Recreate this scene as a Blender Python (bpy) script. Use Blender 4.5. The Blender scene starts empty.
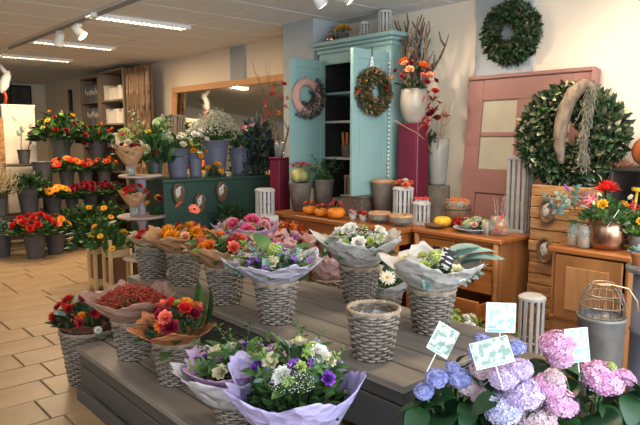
import bpy, math, random
from mathutils import Vector, Matrix, Quaternion, noise
PI = math.pi
sc = bpy.context.scene
COL = sc.collection

# ---------------------------------------------------------------- camera
cam_d = bpy.data.cameras.new('camera'); cam = bpy.data.objects.new('camera', cam_d); COL.objects.link(cam)
cam.location = (0, 0, 1.55)
cam.rotation_euler = (math.radians(90 - 7.1), 0, math.radians(48.3 - 90))
cam_d.sensor_width = 36; cam_d.lens = 36 * 602 / 640; cam_d.clip_start = 0.05
sc.camera = cam
# ---------------------------------------------------------------- world, daylight, exposure
w = bpy.data.worlds.new('world'); sc.world = w; w.use_nodes = True
w.node_tree.nodes['Background'].inputs[0].default_value = (0.62, 0.78, 1.0, 1)
w.node_tree.nodes['Background'].inputs[1].default_value = 0.6
def area(name, loc, rot, sx, sy, power, col):
    l = bpy.data.lights.new(name, 'AREA'); l.shape = 'RECTANGLE'; l.size = sx; l.size_y = sy
    l.energy = power; l.color = col
    o = bpy.data.objects.new(name, l); o.location = loc; o.rotation_euler = rot; COL.objects.link(o); return o
# daylight that falls in through the shop window behind the camera
area('window_daylight', (1.2, -1.42, 1.45), (math.radians(90), 0, 0), 5.6, 2.1, 225, (0.82, 0.91, 1.0))
area('added_side_fill', (-2.52, .6, 1.45), (math.radians(90), 0, math.radians(-90)), 3.4, 2.1, 20, (0.84, 0.92, 1.0))  # unseen fill light, added to brighten the bouquets and baskets from the left
vs = sc.view_settings
vs.view_transform = 'Standard'; vs.look = 'None'; vs.gamma = 1.0; vs.use_curve_mapping = False
vs.exposure = 0.25
WARM = (1.0, 0.76, 0.49)

# ---------------------------------------------------------------- mesh helpers
class MB:
    def __init__(s): s.v = []; s.f = []; s.m = []
    def add(s, vf, mat=0, M=None):
        vs_, fs = vf; n = len(s.v)
        if M is not None: vs_ = [tuple(M @ Vector(p)) for p in vs_]
        s.v += [tuple(p) for p in vs_]; s.f += [tuple(i + n for i in f) for f in fs]; s.m += [mat] * len(fs)
        return s
    def mesh(s, name, mats, smooth=True):
        me = bpy.data.meshes.new(name); me.from_pydata(s.v, [], s.f)
        for mt in (mats if isinstance(mats, (list, tuple)) else [mats]): me.materials.append(mt)
        me.polygons.foreach_set('material_index', s.m)
        me.polygons.foreach_set('use_smooth', [smooth] * len(s.f)); me.update(); return me
def grid(nu, nv, fn, closed=False):
    vs_ = []; fs = []
    for j in range(nv + 1):
        for i in range(nu if closed else nu + 1): vs_.append(fn(i / nu, j / nv))
    W = nu if closed else nu + 1
    for j in range(nv):
        for i in range(nu):
            a = j * W + i; b = j * W + (i + 1) % W
            fs.append((a, b, b + W, a + W))
    return vs_, fs
def lathe(prof, n=24, cap0=True, cap1=True):
    vs_ = []; fs = []
    for r, z in prof:
        for i in range(n): vs_.append((r * math.cos(2 * PI * i / n), r * math.sin(2 * PI * i / n), z))
    for j in range(len(prof) - 1):
        for i in range(n):
            a = j * n + i; b = j * n + (i + 1) % n; fs.append((a, b, b + n, a + n))
    if cap0: fs.append(tuple(range(n - 1, -1, -1)))
    if cap1: fs.append(tuple(range((len(prof) - 1) * n, len(prof) * n)))
    return vs_, fs
def cbox(x0, x1, y0, y1, z0, z1, b=0.004):
    b = min(b, (x1 - x0) * .4, (y1 - y0) * .4, (z1 - z0) * .4)
    vs_ = []; idx = {}
    for sx in (0, 1):
        for sy in (0, 1):
            for sz in (0, 1):
                X = x1 if sx else x0; Y = y1 if sy else y0; Z = z1 if sz else z0
                dx = -b if sx else b; dy = -b if sy else b; dz = -b if sz else b
                idx[(sx, sy, sz, 0)] = len(vs_); vs_.append((X, Y + dy, Z + dz))
                idx[(sx, sy, sz, 1)] = len(vs_); vs_.append((X + dx, Y, Z + dz))
                idx[(sx, sy, sz, 2)] = len(vs_); vs_.append((X + dx, Y + dy, Z))
    fs = []
    def q(*k): fs.append(tuple(idx[i] for i in k))
    for s in (0, 1):
        o = lambda L: L if s else L[::-1]
        q(*o([(s, 0, 0, 0), (s, 1, 0, 0), (s, 1, 1, 0), (s, 0, 1, 0)]))
        q(*o([(0, s, 0, 1), (0, s, 1, 1), (1, s, 1, 1), (1, s, 0, 1)]))
        q(*o([(0, 0, s, 2), (1, 0, s, 2), (1, 1, s, 2), (0, 1, s, 2)]))
        for t in (0, 1):
            q((s, t, 0, 0), (s, t, 1, 0), (s, t, 1, 1), (s, t, 0, 1))
            q((s, 0, t, 0), (s, 1, t, 0), (s, 1, t, 2), (s, 0, t, 2))
            q((0, s, t, 1), (1, s, t, 1), (1, s, t, 2), (0, s, t, 2))
            for u in (0, 1): q((s, t, u, 0), (s, t, u, 1), (s, t, u, 2))
    return vs_, fs
def tube(path, r, n=6, cap=True):
    P = [Vector(p) for p in path]; R = r if isinstance(r, (list, tuple)) else [r] * len(P)
    vs_ = []; fs = []; up = Vector((0.13, 0.21, 1)).normalized()
    for k, p in enumerate(P):
        t = (P[min(k + 1, len(P) - 1)] - P[max(k - 1, 0)]).normalized()
        a = t.cross(up)
        if a.length < 1e-3: a = t.cross(Vector((1, 0, 0)))
        a.normalize(); b = t.cross(a)
        for i in range(n):
            c = 2 * PI * i / n; vs_.append(tuple(p + (a * math.cos(c) + b * math.sin(c)) * R[k]))
    for k in range(len(P) - 1):
        for i in range(n):
            x = k * n + i; y = k * n + (i + 1) % n; fs.append((x, y, y + n, x + n))
    if cap: fs.append(tuple(range(n - 1, -1, -1))); fs.append(tuple(range((len(P) - 1) * n, len(P) * n)))
    return vs_, fs
def ball(r, n=10, m=6, c=(0, 0, 0), sz=1):
    return ([(c[0] + x, c[1] + y, c[2] + z * sz) for x, y, z in
             lathe([(max(.02 * r, r * math.sin(PI * j / m)), -r * math.cos(PI * j / m)) for j in range(m + 1)], n)[0]],
            lathe([(1, j) for j in range(m + 1)], n)[1])
def torus(R, r, n=28, m=8, fn=None):
    def f(u, v):
        a = 2 * PI * u; b = 2 * PI * v; k = fn(a) if fn else 1
        return ((R + r * k * math.cos(b)) * math.cos(a), (R + r * k * math.cos(b)) * math.sin(a), r * k * math.sin(b))
    return grid(n, m, f, True)
def obj(name, me, parent=None, loc=(0, 0, 0), rot=None, scale=None):
    o = bpy.data.objects.new(name, me); COL.objects.link(o); o.parent = parent; o.location = loc
    if rot is not None:
        if isinstance(rot, Quaternion): o.rotation_mode = 'QUATERNION'; o.rotation_quaternion = rot
        else: o.rotation_euler = rot
    if scale is not None: o.scale = scale if isinstance(scale, (tuple, list)) else (scale,) * 3
    return o
def tag(o, label, cat, group=None):
    o['label'] = label; o['category'] = cat
    if group: o['group'] = group
    return o
def thing(name, label, cat, loc=(0, 0, 0), rz=0, group=None):
    return tag(obj(name, None, None, loc, (0, 0, rz)), label, cat, group)
def struct(name, me, parent=None, loc=(0, 0, 0), rot=None):
    o = obj(name, me, parent, loc, rot)
    if parent is None: o['kind'] = 'structure'
    return o
def stuff(o): o['kind'] = 'stuff'; return o
def part(name, vf, mat, parent, loc=(0, 0, 0), rot=None, smooth=False, scale=None):
    return obj(name, MB().add(vf).mesh(name, mat, smooth), parent, loc, rot, scale)
def aim(d, spin=0.0):
    return Vector(d).to_track_quat('Z', 'Y') @ Quaternion((0, 0, 1), spin)

# ---------------------------------------------------------------- materials
MATS = {}
def M(name, c1, c2=None, rough=.6, scale=8, stretch=(1, 1, 1), bump=0, island=False, metal=0, transl=0, alpha=1, detail=4, spec=.4, objrand=False, coord='Object', contrast=(.3, .7), emit=0):
    if name in MATS: return MATS[name]
    m = bpy.data.materials.new(name); m.use_nodes = True; MATS[name] = m
    nt = m.node_tree; N = nt.nodes; L = nt.links; p = N['Principled BSDF']
    p.inputs['Roughness'].default_value = rough; p.inputs['Metallic'].default_value = metal
    p.inputs['Specular IOR Level'].default_value = spec
    p.inputs['Base Color'].default_value = (*c1, 1)
    col = None
    if c2 is not None:
        r = N.new('ShaderNodeValToRGB'); r.color_ramp.elements[0].color = (*c1, 1); r.color_ramp.elements[1].color = (*c2, 1)
        if island or objrand:
            if island: g = N.new('ShaderNodeNewGeometry'); L.new(g.outputs['Random Per Island'], r.inputs[0])
            else: g = N.new('ShaderNodeObjectInfo'); L.new(g.outputs['Random'], r.inputs[0])
        else:
            r.color_ramp.elements[0].position = contrast[0]; r.color_ramp.elements[1].position = contrast[1]
            tc = N.new('ShaderNodeTexCoord'); mp = N.new('ShaderNodeMapping'); nz = N.new('ShaderNodeTexNoise')
            mp.inputs['Scale'].default_value = stretch; nz.inputs['Scale'].default_value = scale; nz.inputs['Detail'].default_value = detail
            L.new(tc.outputs[coord], mp.inputs[0]); L.new(mp.outputs[0], nz.inputs['Vector']); L.new(nz.outputs[0], r.inputs[0])
            if bump:
                b = N.new('ShaderNodeBump'); b.inputs['Strength'].default_value = bump; b.inputs['Distance'].default_value = .01
                L.new(nz.outputs[0], b.inputs['Height']); L.new(b.outputs[0], p.inputs['Normal'])
        L.new(r.outputs[0], p.inputs['Base Color']); col = r.outputs[0]
    out = N['Material Output']; last = p.outputs[0]
    if transl:
        t = N.new('ShaderNodeBsdfTranslucent'); mx = N.new('ShaderNodeMixShader'); mx.inputs[0].default_value = transl
        t.inputs[0].default_value = (*c1, 1)
        if col: L.new(col, t.inputs[0])
        L.new(last, mx.inputs[1]); L.new(t.outputs[0], mx.inputs[2]); last = mx.outputs[0]
    if alpha < 1:
        t = N.new('ShaderNodeBsdfTransparent'); mx = N.new('ShaderNodeMixShader'); mx.inputs[0].default_value = alpha
        L.new(t.outputs[0], mx.inputs[1]); L.new(last, mx.inputs[2]); last = mx.outputs[0]
    if emit:
        p.inputs['Emission Color'].default_value = (*c1, 1); p.inputs['Emission Strength'].default_value = emit
    if last is not p.outputs[0]: L.new(last, out.inputs[0])
    return m
def wood(name, a, b, axis='Y', rough=.55, s=9, bump=.15):
    st = {'X': (.12, 1, 1), 'Y': (1, .12, 1), 'Z': (1, 1, .12)}[axis]
    return M(name, a, b, rough, s, st, bump, detail=8)
m_tile = M('floor_tile', (.315, .205, .112), (.40, .27, .152), .38, 3, bump=.03, objrand=False, coord='Object')
m_grout = M('grout', (.20, .15, .10), (.26, .20, .14), .8, 20)
m_cream = M('wall_cream', (.80, .68, .54), (.84, .73, .59), .75, 2, bump=.03, coord='Generated')
m_grey = M('pilaster_grey', (.36, .38, .40), (.40, .42, .44), .7, 4)
m_ceil = M('ceiling_panel', (.70, .68, .65), (.75, .73, .70), .8, 30, bump=.04)
m_dark = M('void_dark', (.02, .02, .022), rough=.8)
m_olive = M('wall_olive', (.30, .34, .22), (.34, .38, .25), .7, 3)
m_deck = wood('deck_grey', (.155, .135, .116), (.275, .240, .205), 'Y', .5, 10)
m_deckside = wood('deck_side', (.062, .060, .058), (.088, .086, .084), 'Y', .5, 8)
m_pine = wood('pine_orange', (.24, .070, .017), (.44, .155, .038), 'Y', .42, 8)
m_pinez = wood('pine_upright', (.25, .092, .028), (.42, .185, .062), 'Z', .42, 8)
m_frame = wood('mirror_wood', (.50, .23, .08), (.62, .32, .13), 'Y', .5, 10)
m_rustic = M('rustic_plank', (.17, .072, .027), (.47, .245, .10), .75, 18, (1, .3, 1.5), .7, detail=9, contrast=(.28, .60))
m_crate = wood('crate_pine', (.66, .44, .20), (.78, .56, .30), 'Z', .6, 10)
m_teal = M('cupboard_teal', (.235, .39, .375), (.27, .43, .41), .5, 5, bump=.05)
m_darkin = M('cupboard_dark_inside', (.022, .022, .022), (.035, .034, .032), .6, 5)  # near-black tone for the inside faces of the cupboard
m_green = M('counter_green', (.022, .060, .045), (.030, .075, .055), .5, 4)
m_burg = M('burgundy', (.125, .010, .030), (.165, .014, .042), .35, 3)
m_pink = M('door_pink', (.27, .125, .105), (.31, .15, .128), .55, 4, bump=.05)
m_glassp = M('pane_glass', (.40, .37, .29), (.52, .48, .38), .10, 3, spec=.8)  # bright reflections are put into the pale pane colour
m_wick = M('wicker', (.13, .105, .082), (.36, .315, .265), .45, 22, (1, 1, 4), .2, detail=6, contrast=(.35, .65))
m_wickd = M('wicker_stake', (.09, .068, .05), (.17, .13, .10), .6, 30)
m_wickrim = M('wicker_rim', (.24, .17, .11), (.46, .36, .26), .55, 30, bump=.2)
m_zinc = M('zinc_bucket', (.075, .076, .085), (.115, .115, .125), .42, 5, metal=0)
m_zincb = M('zinc_blue', (.115, .122, .165), (.155, .162, .21), .45, 5)
m_galv = M('galvanised', (.13, .13, .13), (.28, .27, .26), .45, 9, metal=.4, bump=.05)
m_stone = M('stoneware', (.12, .105, .085), (.24, .205, .165), .8, 9, bump=.3)
m_creamv = M('cream_glaze', (.30, .27, .22), (.46, .42, .35), .25, 4)
m_greyv = M('grey_glaze', (.34, .34, .31), (.48, .48, .45), .25, 3)
m_lant = M('lantern_grey', (.26, .245, .23), (.36, .34, .32), .6, 12)
m_lantw = M('lantern_white', (.44, .43, .41), (.56, .545, .52), .6, 12)
m_white = M('white_paint', (.78, .76, .72), rough=.5)
m_twig = M('twig', (.10, .06, .035), (.20, .125, .075), .8, 20, bump=.3)
m_bark = M('bark', (.10, .06, .035), (.22, .13, .07), .9, 18, bump=.6)
m_slice = M('slice_wood', (.12, .055, .025), (.30, .15, .065), .5, 14)
m_copper = M('copper', (.42, .22, .13), (.55, .33, .21), .27, 6, metal=1)
m_terra = M('terracotta', (.50, .15, .055), (.58, .20, .08), .7, 10)
m_glass = M('clear_glass', (.55, .58, .52), rough=.05, alpha=.25, spec=.9)
m_water = M('vase_water', (.30, .33, .22), rough=.1, alpha=.6)
m_leafd = M('leaf_dark', (.010, .030, .012), (.030, .085, .028), .45, island=True, transl=.12)
m_leaf = M('leaf_green', (.025, .075, .018), (.085, .19, .045), .45, island=True, transl=.15)
m_leafl = M('leaf_lime', (.10, .22, .03), (.26, .38, .08), .5, island=True, transl=.2)
m_euc = M('leaf_eucalyptus', (.12, .20, .17), (.30, .42, .38), .55, island=True, transl=.1)
m_leafo = M('leaf_green_single', (.022, .070, .018), (.07, .17, .04), .42, objrand=True, transl=.15)
m_hyl = M('leaf_hydrangea', (.010, .038, .016), (.030, .090, .030), .36, objrand=True, transl=.15)
m_euco = M('leaf_eucalyptus_single', (.14, .24, .22), (.30, .45, .42), .5, objrand=True, transl=.1)
m_stem = M('stem_green', (.06, .13, .03), rough=.5)
m_straw = M('dried_straw', (.38, .27, .15), (.62, .48, .30), .8, island=True)
m_wrA = M('wreath_olive', (.030, .040, .012), (.20, .16, .07), .55, island=True)
m_wrB = M('wreath_deep', (.018, .030, .014), (.095, .105, .045), .5, island=True)
m_wrC = M('wreath_cream_tips', (.30, .26, .13), (.60, .54, .33), .5, island=True)
def petal(name, a, b): return M(name, a, b, .55, island=True, transl=.15, spec=.25)
p_red = petal('petal_red', (.50, .010, .012), (.80, .045, .03)); p_dred = petal('petal_wine', (.16, .006, .02), (.34, .02, .045))
p_or = petal('petal_orange', (.78, .13, .015), (.90, .26, .035)); p_cor = petal('petal_coral', (.82, .13, .075), (.90, .26, .16))
p_peach = petal('petal_peach', (.85, .36, .17), (.92, .52, .30)); p_yel = petal('petal_yellow', (.85, .42, .012), (.92, .58, .04))
p_gold = petal('petal_gold', (.80, .27, .01), (.90, .42, .03))
p_pink = petal('petal_pink', (.75, .06, .20), (.88, .22, .36)); p_lpink = petal('petal_pale_pink', (.82, .42, .45), (.90, .60, .60))
p_white = petal('petal_white', (.78, .76, .68), (.90, .88, .82)); p_cream = petal('petal_cream', (.78, .72, .46), (.88, .84, .62))
p_pur = petal('petal_purple', (.14, .03, .32), (.30, .10, .55)); p_lime = petal('petal_lime', (.34, .45, .07), (.55, .64, .18))
p_mint = petal('petal_mint', (.38, .52, .26), (.58, .70, .42)); p_mauve = petal('petal_mauve', (.30, .16, .26), (.48, .30, .42))
h_blue = petal('floret_blue', (.17, .20, .52), (.46, .48, .80)); h_lil = petal('floret_lilac', (.50, .37, .66), (.74, .61, .82))
h_lav = petal('floret_lavender', (.40, .39, .66), (.68, .66, .82)); h_pink = petal('floret_pink', (.62, .26, .50), (.82, .52, .70))
h_blush = petal('floret_blush', (.70, .48, .54), (.86, .74, .76)); h_tan = petal('floret_tan', (.54, .36, .40), (.74, .56, .62))
m_cent = M('flower_centre', (.035, .018, .012), (.09, .05, .02), .8, 60)
m_ycent = M('flower_centre_yellow', (.55, .36, .03), (.70, .48, .06), .8, 60)
m_berry = M('berry_red', (.42, .012, .012), (.62, .05, .03), .25, island=True)
m_oberry = M('berry_orange', (.70, .14, .02), (.85, .26, .04), .3, island=True)
m_pump = M('pumpkin_orange', (.72, .19, .015), (.85, .29, .03), .4, 5)
m_pumpy = M('squash_yellow', (.85, .42, .02), (.92, .55, .05), .4, 5)
m_rustp = M('pumpkin_rust', (.33, .085, .03), (.46, .14, .05), .45, 7)
m_kraft = M('kraft_paper', (.52, .29, .14), (.62, .37, .20), .6, 7, transl=.2)
m_kraftl = M('light_kraft_paper', (.55, .42, .26), (.66, .52, .34), .6, 7, transl=.2)
m_rustpaper = M('rust_paper', (.50, .18, .075), (.60, .25, .11), .55, 7, transl=.2)
m_lilacp = M('lilac_paper', (.52, .46, .78), (.62, .57, .86), .4, 6, transl=.3)
m_palep = M('pale_film', (.66, .66, .70), (.76, .76, .80), .3, 6, transl=.3, alpha=.88)
m_palep2 = M('pale_lilac_film', (.62, .60, .74), (.76, .74, .84), .28, 6, transl=.3, alpha=.85)
m_taupe = M('taupe_paper', (.54, .52, .49), (.68, .67, .65), .55, 6, transl=.25)
m_rosef = M('rose_film', (.46, .27, .22), (.60, .40, .33), .28, 6, transl=.3, alpha=.82)
m_pinkp = M('pink_paper', (.78, .48, .46), (.86, .60, .57), .5, 6, transl=.3)
m_mauvep = M('mauve_paper', (.58, .38, .62), (.70, .52, .74), .5, 6, transl=.3)
m_orfilm = M('amber_film', (.55, .30, .15), (.70, .44, .26), .3, 6, transl=.3, alpha=.85)
m_wine_p = M('wine_paper', (.16, .055, .045), (.24, .09, .07), .6, 6)
m_lamp = M('lamp_tube', (1.0, .86, .66), emit=9)
m_lampspot = M('spot_lens', (1.0, .90, .74), emit=14)
m_alu = M('louvre_white', (.80, .78, .74), rough=.35)

def crumple(m, scale=16, strength=.7):
    nt = m.node_tree; N = nt.nodes; L = nt.links; tc = N.new('ShaderNodeTexCoord'); nz = N.new('ShaderNodeTexNoise'); nz.inputs['Scale'].default_value = 7
    mx = N.new('ShaderNodeMix'); mx.data_type = 'VECTOR'; mx.inputs[0].default_value = .12; v = N.new('ShaderNodeTexVoronoi'); v.inputs['Scale'].default_value = scale
    b = N.new('ShaderNodeBump'); b.inputs['Strength'].default_value = strength; b.inputs['Distance'].default_value = .03
    L.new(tc.outputs['Object'], nz.inputs['Vector']); L.new(tc.outputs['Object'], mx.inputs[4]); L.new(nz.outputs['Color'], mx.inputs[5]); L.new(mx.outputs[1], v.inputs['Vector'])
    L.new(v.outputs['Distance'], b.inputs['Height']); L.new(b.outputs[0], N['Principled BSDF'].inputs['Normal'])
for m in (m_kraft, m_kraftl, m_rustpaper, m_lilacp, m_palep, m_palep2, m_taupe, m_rosef, m_pinkp, m_mauvep, m_orfilm, m_wine_p): crumple(m)
# ---------------------------------------------------------------- the room (x: into the display wall, y: along it, z: up)
XW, ZC, YF, YN, XL = 4.45, 2.70, 14.1, -1.5, -2.6
floor = struct('floor', MB().add(cbox(XL, XW, YN, YF, -.10, -.012, 0)).mesh('floor', m_grout, False))
tile_me = MB().add(cbox(-.296, .296, -.148, .148, -.012, 0, .003)).mesh('floor_tile', m_tile, False)
random.seed(3)
offs = {0: 1.0, 1: 1.125, 2: 1.22, 3: 1.12, 4: 1.42, 5: 1.36, 6: 1.27, -1: 1.07}
nt_ = 0
for k in range(-9, 20):
    yc = 3.37 + .305 * k + .1525
    x0 = offs.get(k, 1 + random.random() * .6)
    for i in range(-4, 7):
        xa = x0 + .604 * i
        if xa < -.25 or xa + .6 > XW + .25 or nt_ >= 298: continue
        if yc > 5.2 and xa < .4: continue
        o = obj('floor_tile', tile_me, floor, (min(xa + .302, XW - .31), yc, random.uniform(-.001, .001)), (random.uniform(-.002, .002), random.uniform(-.002, .002), 0)); nt_ += 1
ceil = struct('ceiling', MB().add(cbox(XL, XW, YN, YF, ZC + .012, ZC + .1, 0)).mesh('ceiling', m_dark, False))
cp = {}
ye = [5.04 - .6 * i for i in range(11, 0, -1)] + [5.04 + .6 * i for i in range(0, 16)]
xe = [2.255 + .98 * i for i in range(-5, 3)]
for a in range(len(xe)):
    x0, x1 = max(xe[a], XL), min(xe[a] + .966, XW)
    if x1 - x0 < .1: continue
    for y0 in ye:
        y1 = min(y0 + .588, YF)
        if y1 - y0 < .1: continue
        key = (round(x1 - x0, 3), round(y1 - y0, 3))
        if key not in cp: cp[key] = MB().add(cbox(0, key[0], 0, key[1], 0, .02, .003)).mesh('ceiling_panel', m_ceil, False)
        obj('ceiling_panel', cp[key], ceil, (x0, y0, ZC))
struct('wall_right', MB().add(cbox(XW, XW + .15, YN - .15, YF + .15, -.1, ZC + .1, 0)).mesh('wall_right', m_cream, False))
struct('wall_far', MB().add(cbox(XL - .15, XW, YF, YF + .15, -.1, ZC + .1, 0)).mesh('wall_far', m_cream, False))
wl = MB()
for b in [(YN - .15, -1.2, -.1, ZC + .1), (2.4, YF, -.1, ZC + .1), (-1.2, 2.4, -.1, .35), (-1.2, 2.4, 2.52, ZC + .1)]: wl.add(cbox(XL - .15, XL, b[0], b[1], b[2], b[3], 0))
struct('wall_left', wl.mesh('wall_left', m_olive, False))
w3 = struct('added_side_window', None)  # added unseen window; left wall opened here for the side fill light
for y in (-1.2, .57, 2.34): part('window_frame', cbox(XL - .1, XL - .04, y, y + .06, .35, 2.52), m_white, w3)
for z in (.35, 2.46): part('window_frame', cbox(XL - .1, XL - .04, -1.14, 2.34, z, z + .06), m_white, w3)
wf = MB()
for b in [(XL, -1.7, -.1, ZC + .1), (4.1, XW, -.1, ZC + .1), (-1.7, 4.1, -.1, .35), (-1.7, 4.1, 2.52, ZC + .1)]:
    wf.add(cbox(b[0], b[1], YN - .15, YN, b[2], b[3], 0))
struct('wall_front', wf.mesh('wall_front', m_cream, False))
w1 = struct('window_1', None, None, (0, 0, 0))
for x in (-1.7, .2, 2.1, 4.04): part('window_frame', cbox(x, x + .06, YN - .1, YN - .04, .35, 2.52), m_white, w1)
for z in (.35, 2.46): part('window_frame', cbox(-1.64, 4.04, YN - .1, YN - .04, z, z + .06), m_white, w1)
def trim(n, y0, y1, x0, x1=XW, z=ZC, mt=None): return struct('trim_%d' % n, MB().add(cbox(x0, x1, y0, y1, 0, z, .003)).mesh('trim', mt or m_grey, False))
trim(1, 4.54, 5.02, 3.96)
trim(2, 6.39, 6.71, XW - .03)
trim(3, 2.49, 3.0, XW - .03)
# dark window high in the far wall
w2 = struct('window_2', None)
part('window_frame', cbox(3.30, 4.15, YF - .06, YF, 2.22, 2.66), m_dark, w2)
for i in range(2): part('pane', cbox(3.34 + .40 * i, 3.71 + .40 * i, YF - .075, YF - .06, 2.26, 2.62), M('far_pane', (.06, .055, .05), (.10, .09, .08), .2, 4), w2)
# mirror with an orange wooden frame
mir = thing('wall_mirror', 'long wall mirror in an orange wooden frame behind the flower buckets', 'mirror', (XW - .069, 0, 1.02))
mir.rotation_euler = (0, math.radians(3.0), 0)
ml = M('mirror_glass', (.80, .80, .74), rough=.04, metal=1)
part('mirror_glass', cbox(-.025, -.006, 5.4, 8.15, .08, 1.18, 0), ml, mir)
part('frame_rail', cbox(-.05, 0, 5.3, 8.23, 1.18, 1.26), m_frame, mir)
part('frame_rail', cbox(-.05, 0, 5.3, 8.23, 0, .08), m_frame, mir)
part('frame_stile', cbox(-.05, 0, 8.15, 8.23, .08, 1.18), m_frame, mir)
part('frame_stile', cbox(-.05, 0, 5.3, 5.4, .08, 1.18), m_frame, mir)
# white post on the far side of the shop
struct('trim_4', MB().add(cbox(XL, XL + .25, 7.4, 7.7, 0, ZC, .004)).mesh('trim', m_white, False))

# ---------------------------------------------------------------- ceiling lamps
def fixture(x0, x1, y, label):
    t = thing('ceiling_light', label, 'light', (x0, y, ZC), 0, 'louvred ceiling lights')
    L_ = x1 - x0
    part('housing', cbox(0, L_, -.085, .085, -.016, 0, .003), m_alu, t)
    part('tube', cbox(.03, L_ - .03, -.058, .058, -.020, -.0165, .001), m_lamp, t)
    for s in (-1, 1):
        part('reflector', cbox(.0, L_, s * .070 - .010, s * .070 + .010, -.034, -.016, .002), m_alu, t)
    mb = MB().add(cbox(-.009, .009, -.062, .062, -.034, -.0205, .002)).mesh('louvre', m_alu, False)
    for i in range(19): obj('louvre', mb, t, (.03 + (L_ - .06) * i / 18, 0, 0))
    return t
FX = [(2.24, 3.28, 5.77, 'nearest louvred ceiling light, right of the spotlight track', 1), (2.31, 3.31, 7.72, 'middle louvred ceiling light crossing behind the spotlights', 1), (2.38, 3.35, 9.36, 'farthest louvred ceiling light near the shelves', 1),
      (2.24, 3.28, 1.6, 'louvred ceiling light overhead near the display wall', 0), (-.6, .44, 4.5, 'louvred ceiling light over the open floor', 0), (-.6, .44, 7.7, 'louvred ceiling light over the back floor', 0)]
for x0, x1, y, lb, vis in FX:
    fixture(x0, x1, y, lb)
    area('fluorescent', ((x0 + x1) / 2, y, ZC - .045), (0, 0, 0), 1.0, .14, (42 if y > 7 else 28) if x0 > 0 else 18, WARM)
trk = tag(obj('spotlight_track', MB().add(cbox(2.293, 2.317, 4.4, 8.6, ZC - .03, ZC, .003)).mesh('track', M('track_grey', (.30, .28, .26), rough=.5), False)), 'dark spotlight track running along the ceiling', 'track')
def spot(loc, target, label, power=0):
    d = (Vector(target) - Vector(loc)).normalized()
    t = thing('spotlight', label, 'spotlight', loc, 0, 'ceiling spotlights')
    part('mount', tube([(0, 0, 0), (0, 0, -.06)], .012, 8), m_white, t)
    part('bracket', cbox(-.03, .03, -.03, .03, -.03, 0, .004), m_white, t)
    q = aim(d)
    h = part('lamp_head', lathe([(.03, -.07), (.042, -.06), (.046, 0), (.055, .06), (.06, .065), (.052, .065)], 18), m_white, t, (0, 0, -.075), q, True)
    part('lens', lathe([(.05, .064), (.03, .070), (.004, .072)], 18), m_lampspot, h, smooth=True)
    if power:
        l = bpy.data.lights.new('spot', 'SPOT'); l.energy = power; l.color = (1, .80, .58); l.spot_size = math.radians(95); l.spot_blend = .9; l.shadow_soft_size = .05
        lo = bpy.data.objects.new('spot', l); COL.objects.link(lo); lo.location = Vector(loc) + Vector((0, 0, -.075)) + d * .09; lo.rotation_mode = 'QUATERNION'; lo.rotation_quaternion = (-d).to_track_quat('Z', 'Y')
spot((2.305, 6.2, ZC - .03), (3.6, 4.9, .8), 'white spotlight on the track nearest the first ceiling light', 25)
spot((2.305, 6.75, ZC - .03), (2.2, 8.6, .4), 'white spotlight on the track aimed away at the far buckets', 22)
spot((3.22, 3.64, ZC), (4.4, 3.2, 1.2), 'white ceiling spotlight above the teal cupboard, left of the pair', 22)
spot((3.28, 3.40, ZC), (4.45, 2.4, 1.5), 'white ceiling spotlight above the teal cupboard, right of the pair', 42)
spot((3.30, 2.2, ZC), (4.45, 1.3, 1.7), 'white ceiling spotlight over the pink door', 42)
spot((3.30, 1.0, ZC), (4.0, 1.5, 1.0), 'white ceiling spotlight over the pine cabinet', 24)

# ---------------------------------------------------------------- plant pieces (unit size, growing along +z)
def leaf_vf(wid=.4, droop=.35, n=5, tipp=1.3, fold=.12, rnd=0.0):
    vs_ = []; fs = []
    for j in range(n + 1):
        t = j / n
        hw = .5 * wid * (math.sin(PI * min(1, t ** .85 * .98 + .015)) ** (1 / tipp) if t < 1 else 0.0)
        y = -droop * t * t; z = t * (1 - .25 * droop * t)
        vs_ += [(-hw, y + fold * hw * 2, z), (0, y, z), (hw, y + fold * hw * 2, z)]
    for j in range(n):
        a = j * 3; fs += [(a, a + 1, a + 4, a + 3), (a + 1, a + 2, a + 5, a + 4)]
    return vs_, fs
def petal_vf(wid, length, cup, curl, n=3, base=.25, m=2):
    vs_ = []; fs = []
    for j in range(n + 1):
        t = j / n; hw = wid * .5 * (base + (1 - base) * math.sin(PI * (.12 + .74 * t)))
        for i in range(m + 1):
            u = i / m * 2 - 1
            vs_.append((u * hw, -curl * t ** 2 - cup * (u * u) * hw * -1.0, length * t - .12 * u * u * length * t))
    for j in range(n):
        for i in range(m):
            a = j * (m + 1) + i; fs.append((a, a + 1, a + m + 2, a + m + 1))
    return vs_, fs
def ring_petals(mb, n, tilt, wid, length, cup, curl, z0=0, r0=0, mat=0, ph=0, jit=.06, nn=3):
    for i in range(n):
        a = 2 * PI * i / n + ph + random.uniform(-jit, jit)
        T = Matrix.Translation((0, 0, z0)) @ Matrix.Rotation(a, 4, 'Z') @ Matrix.Translation((0, -r0, 0)) @ Matrix.Rotation(tilt + random.uniform(-jit, jit), 4, 'X')
        mb.add(petal_vf(wid, length * random.uniform(.92, 1.05), cup, curl, nn), mat, T)
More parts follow.
